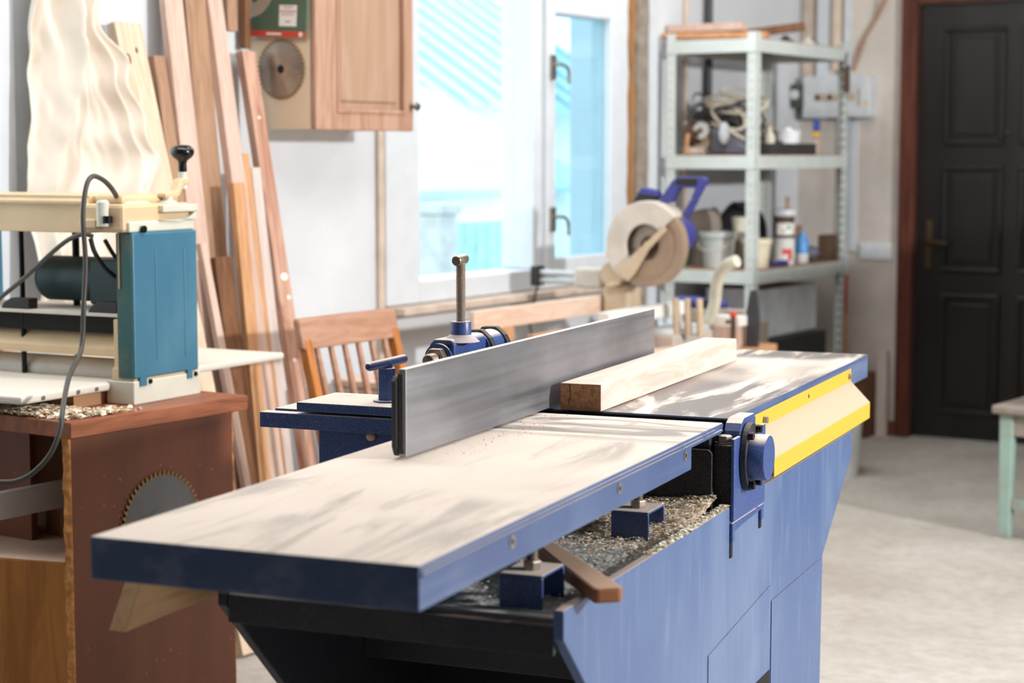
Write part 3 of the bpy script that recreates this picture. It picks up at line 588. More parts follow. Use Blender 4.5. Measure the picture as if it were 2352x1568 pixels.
# columns, motor, head
for x, y, r in ((-.295, .16, .0085), (-.36, .05, .006), (-.095, .16, .0085)): MB().cyl((x, y, .03), (x, y, .376), r, n=16).build('column', M['blackbolt'], P, smooth=True)
mo = MB().cyl((-.36, .15, .262), (-.17, .15, .262), .052, n=36).build('motor', M['motor'], P, smooth=True)
MB().lathe([(.0001, -.02), (.03, -.02), (.046, -.012), (.052, 0)], (-.36, .15, .262), (1, 0, 0), 36).build('motor_end', M['motor'], mo, smooth=True); MB().box(-.205, -.05, .098, .205, .208, .312).build('gear_housing', M['motor'], mo, bevel=.006)
MB().box(-.575, -.05, .02, .215, .190, .198).build('head_plate', M['sheet'], P, bevel=.001)
MB().prism([(.03, .10), (.03, .118), (.075, .160), (.075, .1895), (.2, .1895), (.2, .10)], 'x', -.575, -.075).build('cutter_head', M['cream'], P, bevel=.002)
MB().box(-.575, -.075, .045, .073, .150, .1895).build('throat', M['inner'], P)
for x0, x1 in ((-.145, -.06), (-.40, -.315)): MB().prism([(x0, .1985), (x0 + .01, .212), (x0 + .03, .2225), (x1, .2225), (x1, .1985)], 'y', .02, .05).build('pawl_cover', M['blackmat'], P, bevel=.002)
MB().prism([(.02, .075), (.02, .185), (.04, .19), (.07, .19), (.07, .075)], 'x', -.072, -.050).build('guide_cheek', M['cream'], P, bevel=.003)
# bed: infeed extension, fixed bed, outfeed extension
MB().box(-.57, -.062, -.0, .24, .034, .048).build('bed', M['sheet'], P, bevel=.002)
ex = MB().box(-.57, -.064, -.285, -.002, .030, .0475).build('infeed_extension', M['sheet'], P, bevel=.005)
MB().box(-.57, -.064, .242, .665, .036, .052).build('outfeed_extension', M['sheet'], P, bevel=.005)
for y in (-.05, -.11, -.22): MB().cyl((-.0645, y, .0385), (-.061, y, .0385), .005, n=12).build('screw', M['bolt'], ex)
MB().box(-.55, -.085, -.10, .22, .0, .029).build('bed_support', M['niche'], P)
MB().lathe([(.0001, .0), (.03, .0), (.034, .006), (.034, .47), (.03, .476), (.0001, .476)], (-.555, .09, .055), (1, 0, 0), 28).build('feed_roller', M['sheet'], P, smooth=True)
# power cord of the planer (one continuous cable)
MB().tube(spline([(-.42, -.03, .17), (-.363, -.03, .219), (-.284, -.03, .271), (-.168, -.032, .351), (-.11, -.034, .374), (-.085, -.025, .37)], 10), .0052, 10).build('power_cord', M['cable'], P, smooth=True)
MB().tube(spline([(-.06, .03, .452), (-.048, -.005, .475), (-.045, -.037, .494), (-.045, -.07, .501), (-.045, -.091, .478), (-.045, -.103, .414), (-.045, -.098, .32), (-.045, -.107, .227), (-.043, -.12, .135), (.0, -.21, .085), (.06, -.30, .03), (.070, -.322, -.012), (.049, -.334, -.063), (.009, -.355, -.104), (-.038, -.38, -.114), (-.14, -.40, -.10), (-.22, -.40, -.10)], 10), .0056, 10).build('power_cord', M['cable'], P, smooth=True)
MB().tube(spline([(-.10, -.016, .365), (-.096, -.005, .33), (-.09, .03, .29), (-.075, .08, .262), (-.06, .12, .25)], 8), .0055, 10).build('power_cord', M['blackmat'], P, smooth=True)
MB().tube(spline([(-.09, .02, .36), (-.085, .05, .32), (-.10, .12, .29), (-.12, .15, .27)], 8), .005, 8).build('power_cord', M['blackmat'], P, smooth=True)
def pd(R):
    u = R.uniform(-.40, -.02); v = R.uniform(.0, .13) if u < -.1 else R.gauss(.10, .05)
    return Vector((u, v, .7505 + R.uniform(0, .010)*max(0, 1 - abs(v - .06)*9))) if 0 < v < .24 else None
o = chips(2600, pd, .0055, 21, .6).build('planer_shavings', M['chips'], kind='stuff', mx=BF.m()); tag(o, 'heap of curly shavings on the bench in front of the planer', 'shavings')
o = chips(900, pd, .0055, 22, .6).build('brown_shavings', M['brownchips'], kind='stuff', mx=BF.m()); tag(o, 'darker brown shavings mixed in front of the planer', 'shavings')

# ================================================================== CANVAS SHEET AND BOARDS ALONG THE WINDOW WALL
def cloth(a, b):
    z = lerp(2.15, .86, b)
    e = [(2.15, -4.66), (1.75, -4.665), (1.66, -4.70), (1.58, -4.67), (1.46, -4.64), (1.36, -4.60), (1.30, -4.555), (1.25, -4.57), (1.18, -4.60), (1.0, -4.66), (.86, -4.70)]
    for (z0, r0), (z1, r1) in zip(e, e[1:]):
        if z1 <= z <= z0: r = lerp(r1, r0, (z - z1)/(z0 - z1)); break
    else: r = e[-1][1]
    r += .012*math.sin(z*46)*(1 if z > 1.15 else .3)
    l = lerp(-4.885, -4.93, min(1, (2.15 - z)/.9)); v = lerp(l, r, a)
    drift = .16*(2.15 - z)
    k1 = 1 - abs(math.sin(7.5*(a + drift) + 1.6*noise.noise((a*1.5, z*1.2, 0)))); k2 = 1 - abs(math.sin(5.2*a - 3.3*z + 1.1*noise.noise((a*3, z*2, 8))))
    u = .085 + .055*k1**1.6 + .040*k2**1.8 + .045*noise.noise((a*3.5, z*3, 3)) + .026*noise.noise((a*8, z*7, 5)) + .006*noise.noise((a*20, z*17, 9)) + .16*a*max(0, 1.72 - z)
    return (max(.03, u), v, z)
o = MB().grid(cloth, 120, 110).build('canvas_sheet', M['canvas'], smooth=False, solid=.003, mx=RM)
for p in o.data.polygons: p.use_smooth = True
tag(o, 'crumpled cream canvas sheet hanging beside the bright window at far left', 'cloth')
o = MB().cyl((.05, -4.95, 2.16), (.05, -4.5, 2.16), .012, n=12).box(.001, .06, -4.93, -4.91, 2.14, 2.18).box(.001, .06, -4.53, -4.51, 2.14, 2.18).build('hanging_rail', M['blacksteel'], mx=RM); tag(o, 'thin metal rail holding the cream canvas sheet', 'rail')

def leaning(label, v, ztop, utop, ubot, w, th, mat, name='leaning_board', twist=0, skew=0, zbot=0):
    "board standing on the floor at u=ubot, its upper end near the wall at u=utop"
    A = ROOM.w(ubot, v, zbot + .002); T_ = ROOM.w(utop, v + skew, ztop); d_ = T_ - A; L = d_.length; zx = d_.normalized()
    y0 = Vector((ROOM.a.x, ROOM.a.y, 0)); yx = (y0 - zx*y0.dot(zx)).normalized(); xx = yx.cross(zx)
    mx = Matrix((xx, yx, zx)).transposed().to_4x4(); mx.translation = A; mx = mx @ Matrix.Rotation(twist, 4, 'Z')
    o = MB().box(-th/2, th/2, -w/2, w/2, abs(xx.z)*th/2, L).build(name, mat, bevel=.002, mx=mx)
    tag(o, label, 'board', 'boards leaning on the window wall'); o['L'] = L; return o
BRD = [  # label, v, top height, u at the top, u at the floor, width, thickness, material
 ('short pale board with dark knots leaning beside the canvas sheet', -4.55, 1.64, .05, .458, .10, .030, 'pine'),
 ('narrow brown board with a square top, just right of the knotty pale board', -4.43, 1.56, .05, .302, .046, .030, 'tan'),
 ('wide pinkish board rising out of view behind the crank knob', -4.367, 1.90, .029, .258, .072, .022, 'pink'),
 ('wide tan sheet standing behind the planer, leaning least', -4.273, 1.95, .028, .211, .084, .016, 'tan'),
 ('long pale board with an orange edge right of the tan sheet', -4.20, 1.85, .034, .314, .06, .026, 'pink'),
 ('streaked board with white paint spots nearest the wall cabinet', -4.055, 1.59, .05, .334, .058, .026, 'redmark'),
 ('slim orange batten with a square end in front of the long pale board', -4.155, 1.30, .12, .294, .027, .020, 'orange'),
 ('white-faced batten between the orange batten and the streaked board', -4.11, 1.26, .12, .278, .040, .018, 'greyish'),
 ('thin pinkish lath rising behind the planer outfeed table', -4.429, 1.06, .20, .436, .026, .018, 'pink'),
 ('dark brown plank standing behind the thin pinkish lath', -4.349, 1.02, .20, .345, .07, .020, 'dark'),
 ('orange-brown plank rising from the floor behind the blue support bar', -4.257, 1.22, .18, .298, .046, .020, 'orange'),
]
for lab, v, zt, u1, ub, w_, th, mt in BRD:
    o = leaning(lab, v, zt, u1, ub, w_, th, M[mt]); L = o['L']; del o['L']
    if 'knots' in lab:
        for y, z, r in ((-.025, L - .10, .013), (.012, L - .075, .007), (-.01, L - .62, .010)): MB().ball((th/2, y, z), r, 12, 6, (.12, .8, 1.2)).build('knot', M['dark'], o, smooth=True)
    if 'paint spots' in lab:
        for y, z, r in ((.005, .96, .016), (.012, .90, .009), (-.006, .72, .007), (.008, .55, .012), (0, 1.42, .006)): MB().ball((th/2, y, z), r, 12, 6, (.06, 1, .7)).build('paint_spot', M['label'], o, smooth=True)

# ================================================================== WALL CABINET
cb = thing('wall_cabinet', 'wall cabinet with a framed wooden door and pale maple side', 'cabinet', ROOM.m(0, -3.979, 1.369))
MB().box(.001, .222, 0, .018, 0, .85).build('side_panel', M['maple'], cb, bevel=.001); MB().box(.001, .222, .465, .483, 0, .85).build('side_panel', M['maple'], cb, bevel=.001)
MB().box(.001, .222, .0185, .4645, .006, .024).build('bottom_panel', M['maple'], cb); MB().box(.001, .222, .0185, .4645, .83, .85).build('top_panel', M['maple'], cb); MB().box(.001, .01, .0185, .4645, .024, .83).build('back_panel', M['maple'], cb)
dr_ = MB().box(.224, .244, .0, .105, -.002, .852).box(.224, .244, .431, .483, -.002, .852).box(.224, .244, .105, .431, -.002, .058).box(.224, .244, .105, .431, .79, .852).build('door', M['doorwood'], cb, bevel=.004)
MB().box(.224, .229, .104, .432, .057, .791).build('door_panel', M['doorpanel'], dr_)
MB().box(.229, .236, .128, .408, .083, .767).build('raised_field', M['doorpanel'], dr_, bevel=.004)
MB().box(.236, .249, .096, .107, .049, .80).box(.236, .249, .429, .440, .049, .80).box(.236, .249, .107, .429, .049, .060).build('bead', M['doorwood'], dr_, bevel=.002)
kn = MB().cyl((.244, .470, .073), (.262, .470, .073), .006, n=12).build('knob', M['handle'], dr_); MB().lathe([(.0001, 0), (.012, .001), (.014, .006), (.010, .012), (.0001, .014)], (.262, .470, .073), (1, 0, 0), 18).build('knob_cap', M['handle'], kn, smooth=True)
# blade and packaging on the maple side (local frame: disc plane faces the camera side)
FACE = lambda u, z, off: ROOM.m(u, -3.979 - off, z) @ Matrix.Rotation(-PI/2, 4, 'Z')
saw_blade('bright circular saw blade hanging on the maple side of the wall cabinet', FACE(.121, 1.541, .003), .0865, 40, M['bladebright'], bore=.012)
pk = thing('blade_package', 'green card blade package with a red bottom stripe on the wall cabinet side', 'package', FACE(.120, 1.632, .0095) @ Matrix.Rotation(-.055, 4, 'X'))
MB().box(0, .009, -.103, .103, .001, .215).build('card', M['green'], pk)
MB().box(.0092, .0098, -.103, .103, .001, .017).build('red_stripe', M['red'], pk); MB().box(.0092, .0098, .005, .068, .017 + .014, .09).box(.0092, .0098, .005, .068, .09, .0905).build('price_label', M['label'], pk, bevel=.0001)
q = MB().box(.0099, .0101, .006, .067, .0715, .0745); q.build('label_line', M['red'], pk)
q = MB()
for z in (.081, .0855): q.box(.0099, .0101, .02, .054, z, z + .0016)
for z in (.062, .066): q.box(.0099, .0101, .012, .06, z, z + .0014)
q.box(.0099, .0101, .028, .047, .042, .0455); q.build('label_text', M['grey'], pk)
MB().box(.0099, .0101, -.04, .015, .006, .0115).build('stripe_text', M['label'], pk); MB().lathe([(.005, 0), (.0068, 0), (.0068, .0003), (.005, .0003)], (.0099, .085, .009), (1, 0, 0), 20).build('stripe_emblem', M['label'], pk)
arc = [(-.103 + .085*math.cos(a), .14 + .085*math.sin(a)) for a in [(-80 + k*8)*PI/180 for k in range(22)]] + [(-.103, .225), (-.103, .05)]
MB().prism([(max(-.103, y), min(.2149, z)) for y, z in arc], 'x', .0092, .0096).build('blade_picture', M['silverprint'], pk)
arc2 = [(-.103 + .045*math.cos(a), .14 + .045*math.sin(a)) for a in [(-80 + k*8)*PI/180 for k in range(22)]]
MB().prism([(max(-.103, y), z) for y, z in arc2] + [(max(-.103, -.103 + .038*math.cos(a)), .14 + .038*math.sin(a)) for a in [(-80 + k*8)*PI/180 for k in range(21, -1, -1)]], 'x', .0097, .0099).build('picture_ring', M['inner'], pk)
MB().box(.0, .002, -.103, -.09, .03, .10).cyl((.004, -.107, .045), (.012, -.107, .045), .008, n=12).build('hanger', M['brownmotor'], pk)
MB().box(.0092, .0098, -.02, .03, .197, .204).build('maker_text', M['label'], pk)
# short dark batten hung on the wall left of the cabinet
o = MB().box(-.012, .012, -.022, .022, 0, .7).build('hanging_batten', M['tan'], bevel=.002, mx=ROOM.m(.035, -4.105, 1.645)); tag(o, 'short brown batten hanging on the wall left of the cabinet', 'batten')
o = MB().box(-.01, .01, -.012, .012, 0, .7).build('hanging_batten', M['dark'], mx=ROOM.m(.028, -4.03, 1.60)); tag(o, 'thin dark batten hanging against the maple cabinet side', 'batten')

# ================================================================== CHAIR
ch = thing('wooden_chair', 'varnished wooden chair with a spindle back standing behind the fence', 'chair', ROOM.m(.627, -4.225, 0))
# local: x (+u) seat direction, y along the back
def back(z): return -.10*(z - .45)/.42
MB().prism([(back(.795) - .012, .792), (back(.87) - .012, .868), (back(.87) - .002, .875), (back(.87) + .012, .868), (back(.795) + .012, .792)], 'y', -.215, .215).build('top_rail', M['chairwood'], ch, bevel=.006)
for y in (-.195, .195): MB().prism([(back(.43) - .016, .0), (back(.43) + .016, 0), (back(.43) + .018, .44), (back(.82) + .014, .82), (back(.82) - .012, .82), (back(.43) - .016, .44)], 'y', y - .014, y + .014).build('back_post', M['chairorange'], ch, bevel=.004)
for k in range(6):
    y = -.14 + k*.056; MB().tube([(back(.46), y*1.02, .455), (back(.6), y*1.05, .60), (back(.80), y*1.08, .80)], [.008, .0105, .008], 10).build('spindle', M['chairwood'], ch, smooth=True)
MB().box(-.02, .40, -.21, .21, .425, .455).build('seat', M['chairwood'], ch, bevel=.01)
for y in (-.18, .18): MB().tube([(.36, y, .425), (.385, y*1.06, 0)], [.018, .013], 12).build('front_leg', M['chairorange'], ch, smooth=True)
for y in (-.18, .18): MB().tube([(.0, y, .2), (.37, y*1.02, .2)], .009, 10).build('stretcher', M['chairorange'], ch, smooth=True)

# ================================================================== WORKBENCH UNDER THE WINDOW
wb = thing('workbench', 'low wooden workbench below the window carrying the mitre saw', 'workbench', ROOM.m(0, 0, 0))
for k, (a, b) in enumerate(((.36, .47), (.473, .59), (.593, .705), (.708, .82))): MB().box(a, b, -3.5, -2.05, .585, .62).build('plank', M['orangex'] if k % 2 else M['pinex'], wb, bevel=.003)
for u in (.40, .74):
    for v in (-3.42, -2.15): MB().box(u, u + .06, v, v + .06, 0, .50).build('leg', M['tan'], wb, bevel=.003)
for u in (.405, .745): MB().box(u, u + .05, -3.42, -2.09, .50, .585).build('rail', M['orangex'], wb)
WB = .6205
def single(name, label, cat, mb, mat, u, v, z, rot=0, bevel=.002, smooth=False, group=None, tilt=None):
    mx = ROOM.m(u, v, z) @ Matrix.Rotation(rot, 4, 'Z')
    if tilt: mx = mx @ Matrix.Rotation(tilt[0], 4, tilt[1])
    o = mb.build(name, mat, bevel=bevel, smooth=smooth, mx=mx); return tag(o, label, cat, group)
def bx(x, y, z): return MB().box(-x/2, x/2, -y/2, y/2, 0, z)
# blocks and boards on it
single('wood_block', 'square pine block under the near end of the edge-up plank', 'block', bx(.06, .09, .130), M['orange'], .397, -3.25, WB); single('wood_block', 'square pine block under the far end of the edge-up plank', 'block', bx(.06, .09, .130), M['orange'], .397, -2.45, WB)
single('edge_plank', 'long pale plank set on edge on two blocks below the window', 'plank', MB().box(-.011, .011, -.555, .555, 0, .062), M['pinex'], .397, -2.855, WB + .1305)
single('white_batten', 'whitish batten lying beside the long pale plank near the saw', 'batten', MB().box(-.02, .02, -.30, .30, 0, .045), M['whiteboard'], .604, -2.66, .742, .03)
single('wood_block', 'short orange block carrying the whitish batten', 'block', bx(.06, .3, .12), M['orangex'], .602, -2.79, WB)
cr_ = thing('open_crate', 'small open orange pine crate on the workbench behind the fence', 'crate', ROOM.m(.72, -3.22, WB))
for a in ((-.10, .10, -.22, -.205), (-.10, .10, .205, .22), (-.10, -.088, -.205, .205), (.088, .10, -.205, .205)): MB().box(a[0], a[1], a[2], a[3], 0, .135).build('crate_side', M['orangex'], cr_, bevel=.002)
MB().box(-.088, .088, -.205, .205, 0, .01).build('crate_bottom', M['pinex'], cr_)
MB().box(-.02, .10, .02, .035, .01, .12).build('crate_divider', M['pinex'], cr_)
single('wood_block', 'low orange block on the workbench left of the open crate', 'block', bx(.12, .18, .075), M['orangex'], .52, -3.40, WB, .2)
# stools and boxes on the floor left of the workbench
bs = thing('timber_box', 'plain beige box with an orange front beside the chair', 'box', ROOM.m(.42, -3.72, 0)); MB().box(-.2, .2, -.16, .16, 0, .62).build('box_body', M['greyish'], bs, bevel=.003); MB().box(-.205, .215, -.165, .165, .62, .64).build('box_lid', M['pinex'], bs, bevel=.003)
single('wood_block', 'orange block lying on the beige box beside the chair', 'block', bx(.10, .16, .05), M['orangex'], .50, -3.66, .641, .3)

# ================================================================== MITRE SAW  (local x = +u towards its handle, y = +v, z up)
ms = thing('mitre_saw', 'dusty sliding mitre saw with blue handle in front of the window', 'mitre saw', ROOM.m(.61, -2.62, WB))
MB().box(-.16, .075, .02, .325, 0, .065).build('saw_base', M['wornalu'], ms, bevel=.006); MB().lathe([(.0001, 0), (.135, 0), (.135, .02), (.0001, .02)], (-.02, .18, .066), n=40).build('turntable', M['panelgrey'], ms, smooth=True)
for y0, y1 in ((-.20, .17), (.21, .32)): MB().box(-.07, -.045, y0, y1, .066, .15).build('saw_fence', M['panelgrey'], ms, bevel=.004)
None
BC = Vector((.0, -.02, .372))                                        # blade centre
bl = MB().lathe([(.012, 0), (.122, 0), (.122, .003), (.012, .003)], BC, (0, 1, 0), 60).build('saw_disc', M['bladebright'], ms, smooth=True)
m = MB()
for k in range(48):
    a = 2*PI*k/48; b = 2*PI/48; pt = lambda r, f: (BC.x + r*math.cos(a + b*f), BC.z + r*math.sin(a + b*f)); m.prism([pt(.120, 0), pt(.129, .02), pt(.127, .4), pt(.120, .6)], 'y', BC.y - .0006, BC.y + .0036)
m.build('teeth', M['sawdusty'], bl)
MB().lathe([(.0001, -.006), (.03, -.006), (.03, -.001), (.0001, -.001)], BC, (0, 1, 0), 28).build('arbor_flange', M['brownmotor'], bl, smooth=True); MB().lathe([(.0001, -.018), (.013, -.018), (.013, -.006), (.0001, -.006)], BC, (0, 1, 0), 6).build('arbor_bolt', M['wornalu'], bl)
def ang_poly(r0, r1, a0, a1, n=26):
    A = [math.radians(lerp(a0, a1, k/n)) for k in range(n + 1)]
    return [(BC.x + r1*math.cos(a), BC.z + r1*math.sin(a)) for a in A] + [(BC.x + r0*math.cos(a), BC.z + r0*math.sin(a)) for a in reversed(A)]
gd = MB().prism(ang_poly(.072, .148, 42, 232), 'y', BC.y - .035, BC.y - .022).prism(ang_poly(.135, .150, 42, 232), 'y', BC.y - .022, BC.y + .05).prism(ang_poly(.05, .148, 42, 232), 'y', BC.y + .05, BC.y + .056).build('upper_guard', M['wornalu'], ms, bevel=.003)
MB().prism(ang_poly(.050, .139, -118, 46), 'y', BC.y - .018, BC.y - .014).prism(ang_poly(.112, .139, -118, 46), 'y', BC.y - .021, BC.y - .018).prism(ang_poly(.132, .139, -118, 46), 'y', BC.y - .014, BC.y + .02).build('lower_guard', M['lowguard'], ms, bevel=.001)
MB().prism([(-.11, .285), (-.06, .25), (-.035, .275), (.02, .36), (.085, .425), (.075, .44), (.0, .375)], 'y', BC.y - .042, BC.y - .036).build('guard_link', M['sawdusty'], gd, bevel=.002)
MB().cyl((.02, BC.y + .056, .40), (.02, BC.y + .20, .40), .058, n=32).build('saw_motor', M['toolblue'], ms, smooth=True); MB().cyl((.02, BC.y + .20, .40), (.02, BC.y + .225, .40), .046, n=32).build('motor_cap', M['blackmat'], ms, smooth=True)
# handle loop up and to the right
hq = [(.02, .505), (.085, .58), (.10, .595), (.20, .60), (.20, .585), (.13, .475), (.115, .465), (.09, .49), (.115, .53), (.135, .57), (.10, .57), (.045, .50)]
MB().prism([(.02, .515), (.075, .59), (.095, .602), (.19, .602), (.20, .592), (.165, .53), (.145, .53), (.16, .565), (.10, .565), (.07, .515)], 'y', -.005, .03).build('handle', M['toolblue'], ms, bevel=.005)
MB().prism([(.145, .529), (.165, .529), (.130, .465), (.110, .475)], 'y', -.004, .029).build('handle_grip', M['toolblue'], ms, bevel=.004); MB().box(.09, .17, -.007, .032, .572, .598).build('trigger_pad', M['blackmat'], ms, bevel=.004)
MB().prism([(-.12, .46), (-.05, .555), (-.02, .56), (.02, .535), (-.03, .50), (-.10, .45)], 'y', .0, .04).build('carry_grip', M['blackmat'], ms, bevel=.006); MB().prism([(-.06, .545), (-.04, .565), (.01, .555), (.02, .535)], 'y', -.003, .043).build('carry_trim', M['toolblue'], ms, bevel=.003)
# slide arm behind
MB().box(-.19, -.09, .0, .10, .066, .235).build('arm_post', M['sawdusty'], ms, bevel=.012); MB().cyl((-.14, -.03, .27), (-.14, .12, .27), .042, n=28).build('pivot', M['sawdusty'], ms, smooth=True)
for z in (.235, .262): MB().cyl((-.47, .04, z), (-.05, .04, z), .0105, n=16).build('slide_rail', M['lidsilver'], ms, smooth=True)
MB().box(-.49, -.462, .01, .07, .215, .285).build('rail_cap', M['blackmat'], ms, bevel=.006); MB().box(-.31, -.20, .005, .075, .215, .285).build('rail_carriage', M['wornalu'], ms, bevel=.01)
MB().ball((-.135, -.02, .345), .03, sc=(1, .8, 1)).build('lock_knob', M['sawdusty'], ms, smooth=True); MB().ball((-.128, -.045, .335), .009).build('red_button', M['red'], ms, smooth=True)
MB().prism([(-.14, .28), (-.10, .25), (-.03, .32), (-.05, .36), (-.12, .34)], 'y', -.01, .03).build('arm_link', M['sawdusty'], ms, bevel=.004)
MB().tube(spline([(-.475, .04, .22), (-.50, .05, .15), (-.52, .06, .07), (-.50, .06, .008)], 8), .004, 8).build('saw_cord', M['cable'], ms, smooth=True)
for x in (.055, .10, .145): MB().tube([(x, .08, .066), (x + .005, .06, .19)], [.014, .011], 10).build('clamp_leg', M['sawdusty'], ms, smooth=True)
MB().tube(spline([(.06, .32, .09), (.10, .28, .16), (.15, .20, .25), (.20, .16, .30), (.245, .15, .318)], 8), [.021]*33, 14).build('dust_hose', M['cupcream'], ms, smooth=True)

# ------------------------------------------------------------------ clutter between the saw and the rack
single('long_carton', 'long greyish carton lying behind the fence end', 'carton', bx(.30, .11, .055), M['greycard'], .585, -2.12, .685, 0); single('carton', 'brown carton under the long greyish carton', 'carton', bx(.28, .13, .064), M['cardboard'], .585, -2.12, WB)
def drill_bits(lab, u, v, z, rot):
    t_ = thing('hand_tool', lab, 'tool', ROOM.m(u, v, z) @ Matrix.Rotation(rot, 4, 'Z'))
    MB().tube([(-.10, 0, .022), (-.02, 0, .022), (.03, 0, .02), (.10, .01, .018)], [.020, .021, .016, .014], 12).build('body', M['toolblue'], t_, smooth=True); MB().box(-.01, .05, -.018, .018, .0, .035).build('grip', M['blackmat'], t_, bevel=.006)
drill_bits('blue hand tool lying before the long carton', .775, -2.48, WB, 1.5); drill_bits('blue hand tool lying on top of the long carton', .55, -2.12, .7405, -.1)
single('small_carton', 'small white and red carton beside the upright dark bar', 'carton', bx(.11, .08, .035), M['label'], .72, -2.235, WB + .0755)
cl = thing('bar_clamp', 'brown screw clamp with a red tip standing beside the upright dark bar', 'clamp', ROOM.m(.775, -2.325, WB)); MB().box(-.008, .008, -.006, .006, 0, .115).build('bar', M['brownmotor'], cl, bevel=.002); MB().cyl((0, -.006, .10), (0, -.05, .10), .007, n=12).build('screw', M['brownmotor'], cl); MB().ball((0, 0, .122), .013).build('red_tip', M['red'], cl, smooth=True); MB().box(-.03, .02, -.008, .008, .0, .016).build('jaw', M['wornalu'], cl, bevel=.003)
single('wood_block', 'pinkish block beside the upright dark bar on the workbench', 'block', bx(.10, .10, .075), M['pink'], .705, -2.235, WB)
single('upright_bar', 'dark grey steel bar standing upright before the rack post', 'bar', MB().prism([(-.022, 0), (.022, 0), (.024, .10), (.012, .20), (-.006, .20), (-.020, .12)], 'y', -.012, .012), M['blacksteel'], .79, -2.20, WB, 0)
single('pine_offcut', 'orange pine offcut lying right of the fence end', 'board', MB().box(-.06, .06, -.19, .19, 0, .022), M['orangex'], .755, -2.785, WB, -.02)
single('pine_offcut', 'pale pine offcut lying across the orange one by the fence end', 'board', MB().box(-.04, .04, -.16, .16, 0, .02), M['pinex'], .76, -2.77, WB + .0225, -.12)

# ================================================================== RACK
rk = thing('metal_rack', 'pale grey metal shelf rack in the corner by the door', 'rack', ROOM.m(0, 0, 0))
U0, U1, V0, V1 = .055, .45, -1.452, -.52
ZS = (1.747, 1.29, .835, .40)
def ang_post(u, v, su, sv):
    p = MB().box(min(u, u + su*.04), max(u, u + su*.04), min(v, v + sv*.003), max(v, v + sv*.003), 0, 1.775).box(min(u, u + su*.003), max(u, u + su*.003), min(v, v + sv*.04), max(v, v + sv*.04), 0, 1.775)
    o = p.build('post', M['rack'], rk); q = MB()
    for k in range(46):
        z = .06 + k*.037; a, b = u + su*.02, v + sv*.02
        q.box(a - .005, a + .005, v - sv*.0006, v + sv*.0036, z, z + .014); q.box(u - su*.0006, u + su*.0036, b - .005, b + .005, z, z + .014)
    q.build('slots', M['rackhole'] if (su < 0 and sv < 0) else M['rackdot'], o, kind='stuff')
ang_post(U0, V0, 1, 1); ang_post(U1, V0, -1, 1); ang_post(U0, V1, 1, -1); ang_post(U1, V1, -1, -1)
for z in ZS:
    MB().box(U0 + .002, U1 - .002, V0 - .004, V0 - .001, z - .052, z).build('rail', M['rack'], rk, bevel=.001); MB().box(U1 + .001, U1 + .004, V0 + .002, V1 - .002, z - .052, z).build('rail', M['rack'], rk, bevel=.001)
    MB().box(U0 + .002, U1 - .002, V1 + .001, V1 + .004, z - .052, z).build('rail', M['rack'], rk); MB().box(U0 - .004, U0 - .001, V0 + .002, V1 - .002, z - .052, z).build('rail', M['rack'], rk)
    MB().box(U0 + .004, U1 - .004, V0 + .004, V1 - .004, z - .012, z + .004).build('shelf_board', M['chipshelf'], rk)
def zt(k): return ZS[k] + .0045
# --- top shelf
single('pine_plank', 'orange pine plank lying on the rack top', 'plank', MB().box(-.22, .22, -.025, .025, 0, .024), M['orangex'], .22, -1.35, zt(0) + .006, .10, tilt=(.02, 'Y'))
single('pine_plank', 'pinkish plank end sticking out left of the rack top', 'plank', MB().box(-.16, .16, -.03, .03, 0, .03), M['pink'], .18, -1.34, zt(0) + .036, .06)
single('dark_plank', 'dark brown plank lying at the back of the rack top', 'plank', MB().box(-.20, .2, -.02, .02, 0, .035), M['dark'], .25, -1.02, zt(0) + .03, .5, tilt=(-.12, 'Y'))
for k, (u, v, s) in enumerate(((.30, -.84, .042), (.36, -.745, .038), (.33, -.65, .042))): single('metal_part', ('small blackened metal part', 'small grey metal part', 'small bluish metal part')[k] + ' on the right of the rack top', 'metal part', MB().lathe([(.0001, 0), (s, 0), (s*.8, s*.5), (s*.4, s*.7), (s*.35, s), (.0001, s)], n=14), M[('blacksteel', 'wornalu', 'slate')[k]], u, v, zt(0), smooth=True)
# --- second shelf: cords, sander, grinder, lamp, pot, tray, clamp
def coil(seed, cu, cv, z0, r, h, loops, th, mat, lab):
    R = random.Random(seed); pts = []
    n = loops*14
    for k in range(n):
        a = 2*PI*k/14; rr = r*(1 + .35*noise.noise((seed, k*.11, 0))); pts.append((cu + rr*math.cos(a)*1.25, cv + rr*math.sin(a)*.55, z0 + th + h*(.5 + .5*math.sin(a*.37 + seed)) + .035*math.cos(a*1.0 + seed*2) * (h/.1) + k*.0004))
    pts = [(min(U1 - .015, max(U0 + .015, p[0])), p[1], max(z0 + th + .001, p[2])) for p in pts]
    o = MB().tube(spline(pts, 3), th, 7).build('power_cable', mat, smooth=True, mx=RM); return tag(o, lab, 'cable', 'cords heaped on the second shelf')
coil(1, .24, -1.22, zt(1) + .13, .10, .07, 4, .006, M['cord'], 'pale cable heaped on top of the power tools on the rack'); coil(2, .26, -1.16, zt(1) + .15, .085, .08, 4, .0055, M['cupcream'], 'cream cable looped over the heap of power tools on the rack'); coil(3, .20, -1.24, zt(1) + .12, .09, .06, 3, .006, M['corddark'], 'dark cable winding through the heap of power tools on the rack'); coil(4, .30, -1.24, zt(1) + .06, .07, .09, 3, .006, M['corddark'], 'dark cable hanging down beside the blue power tool on the rack'); coil(5, .27, -1.3, zt(1) + .03, .06, .12, 2, .0065, M['cord'], 'grey-cream flex drooping in front of the power tools on the rack')
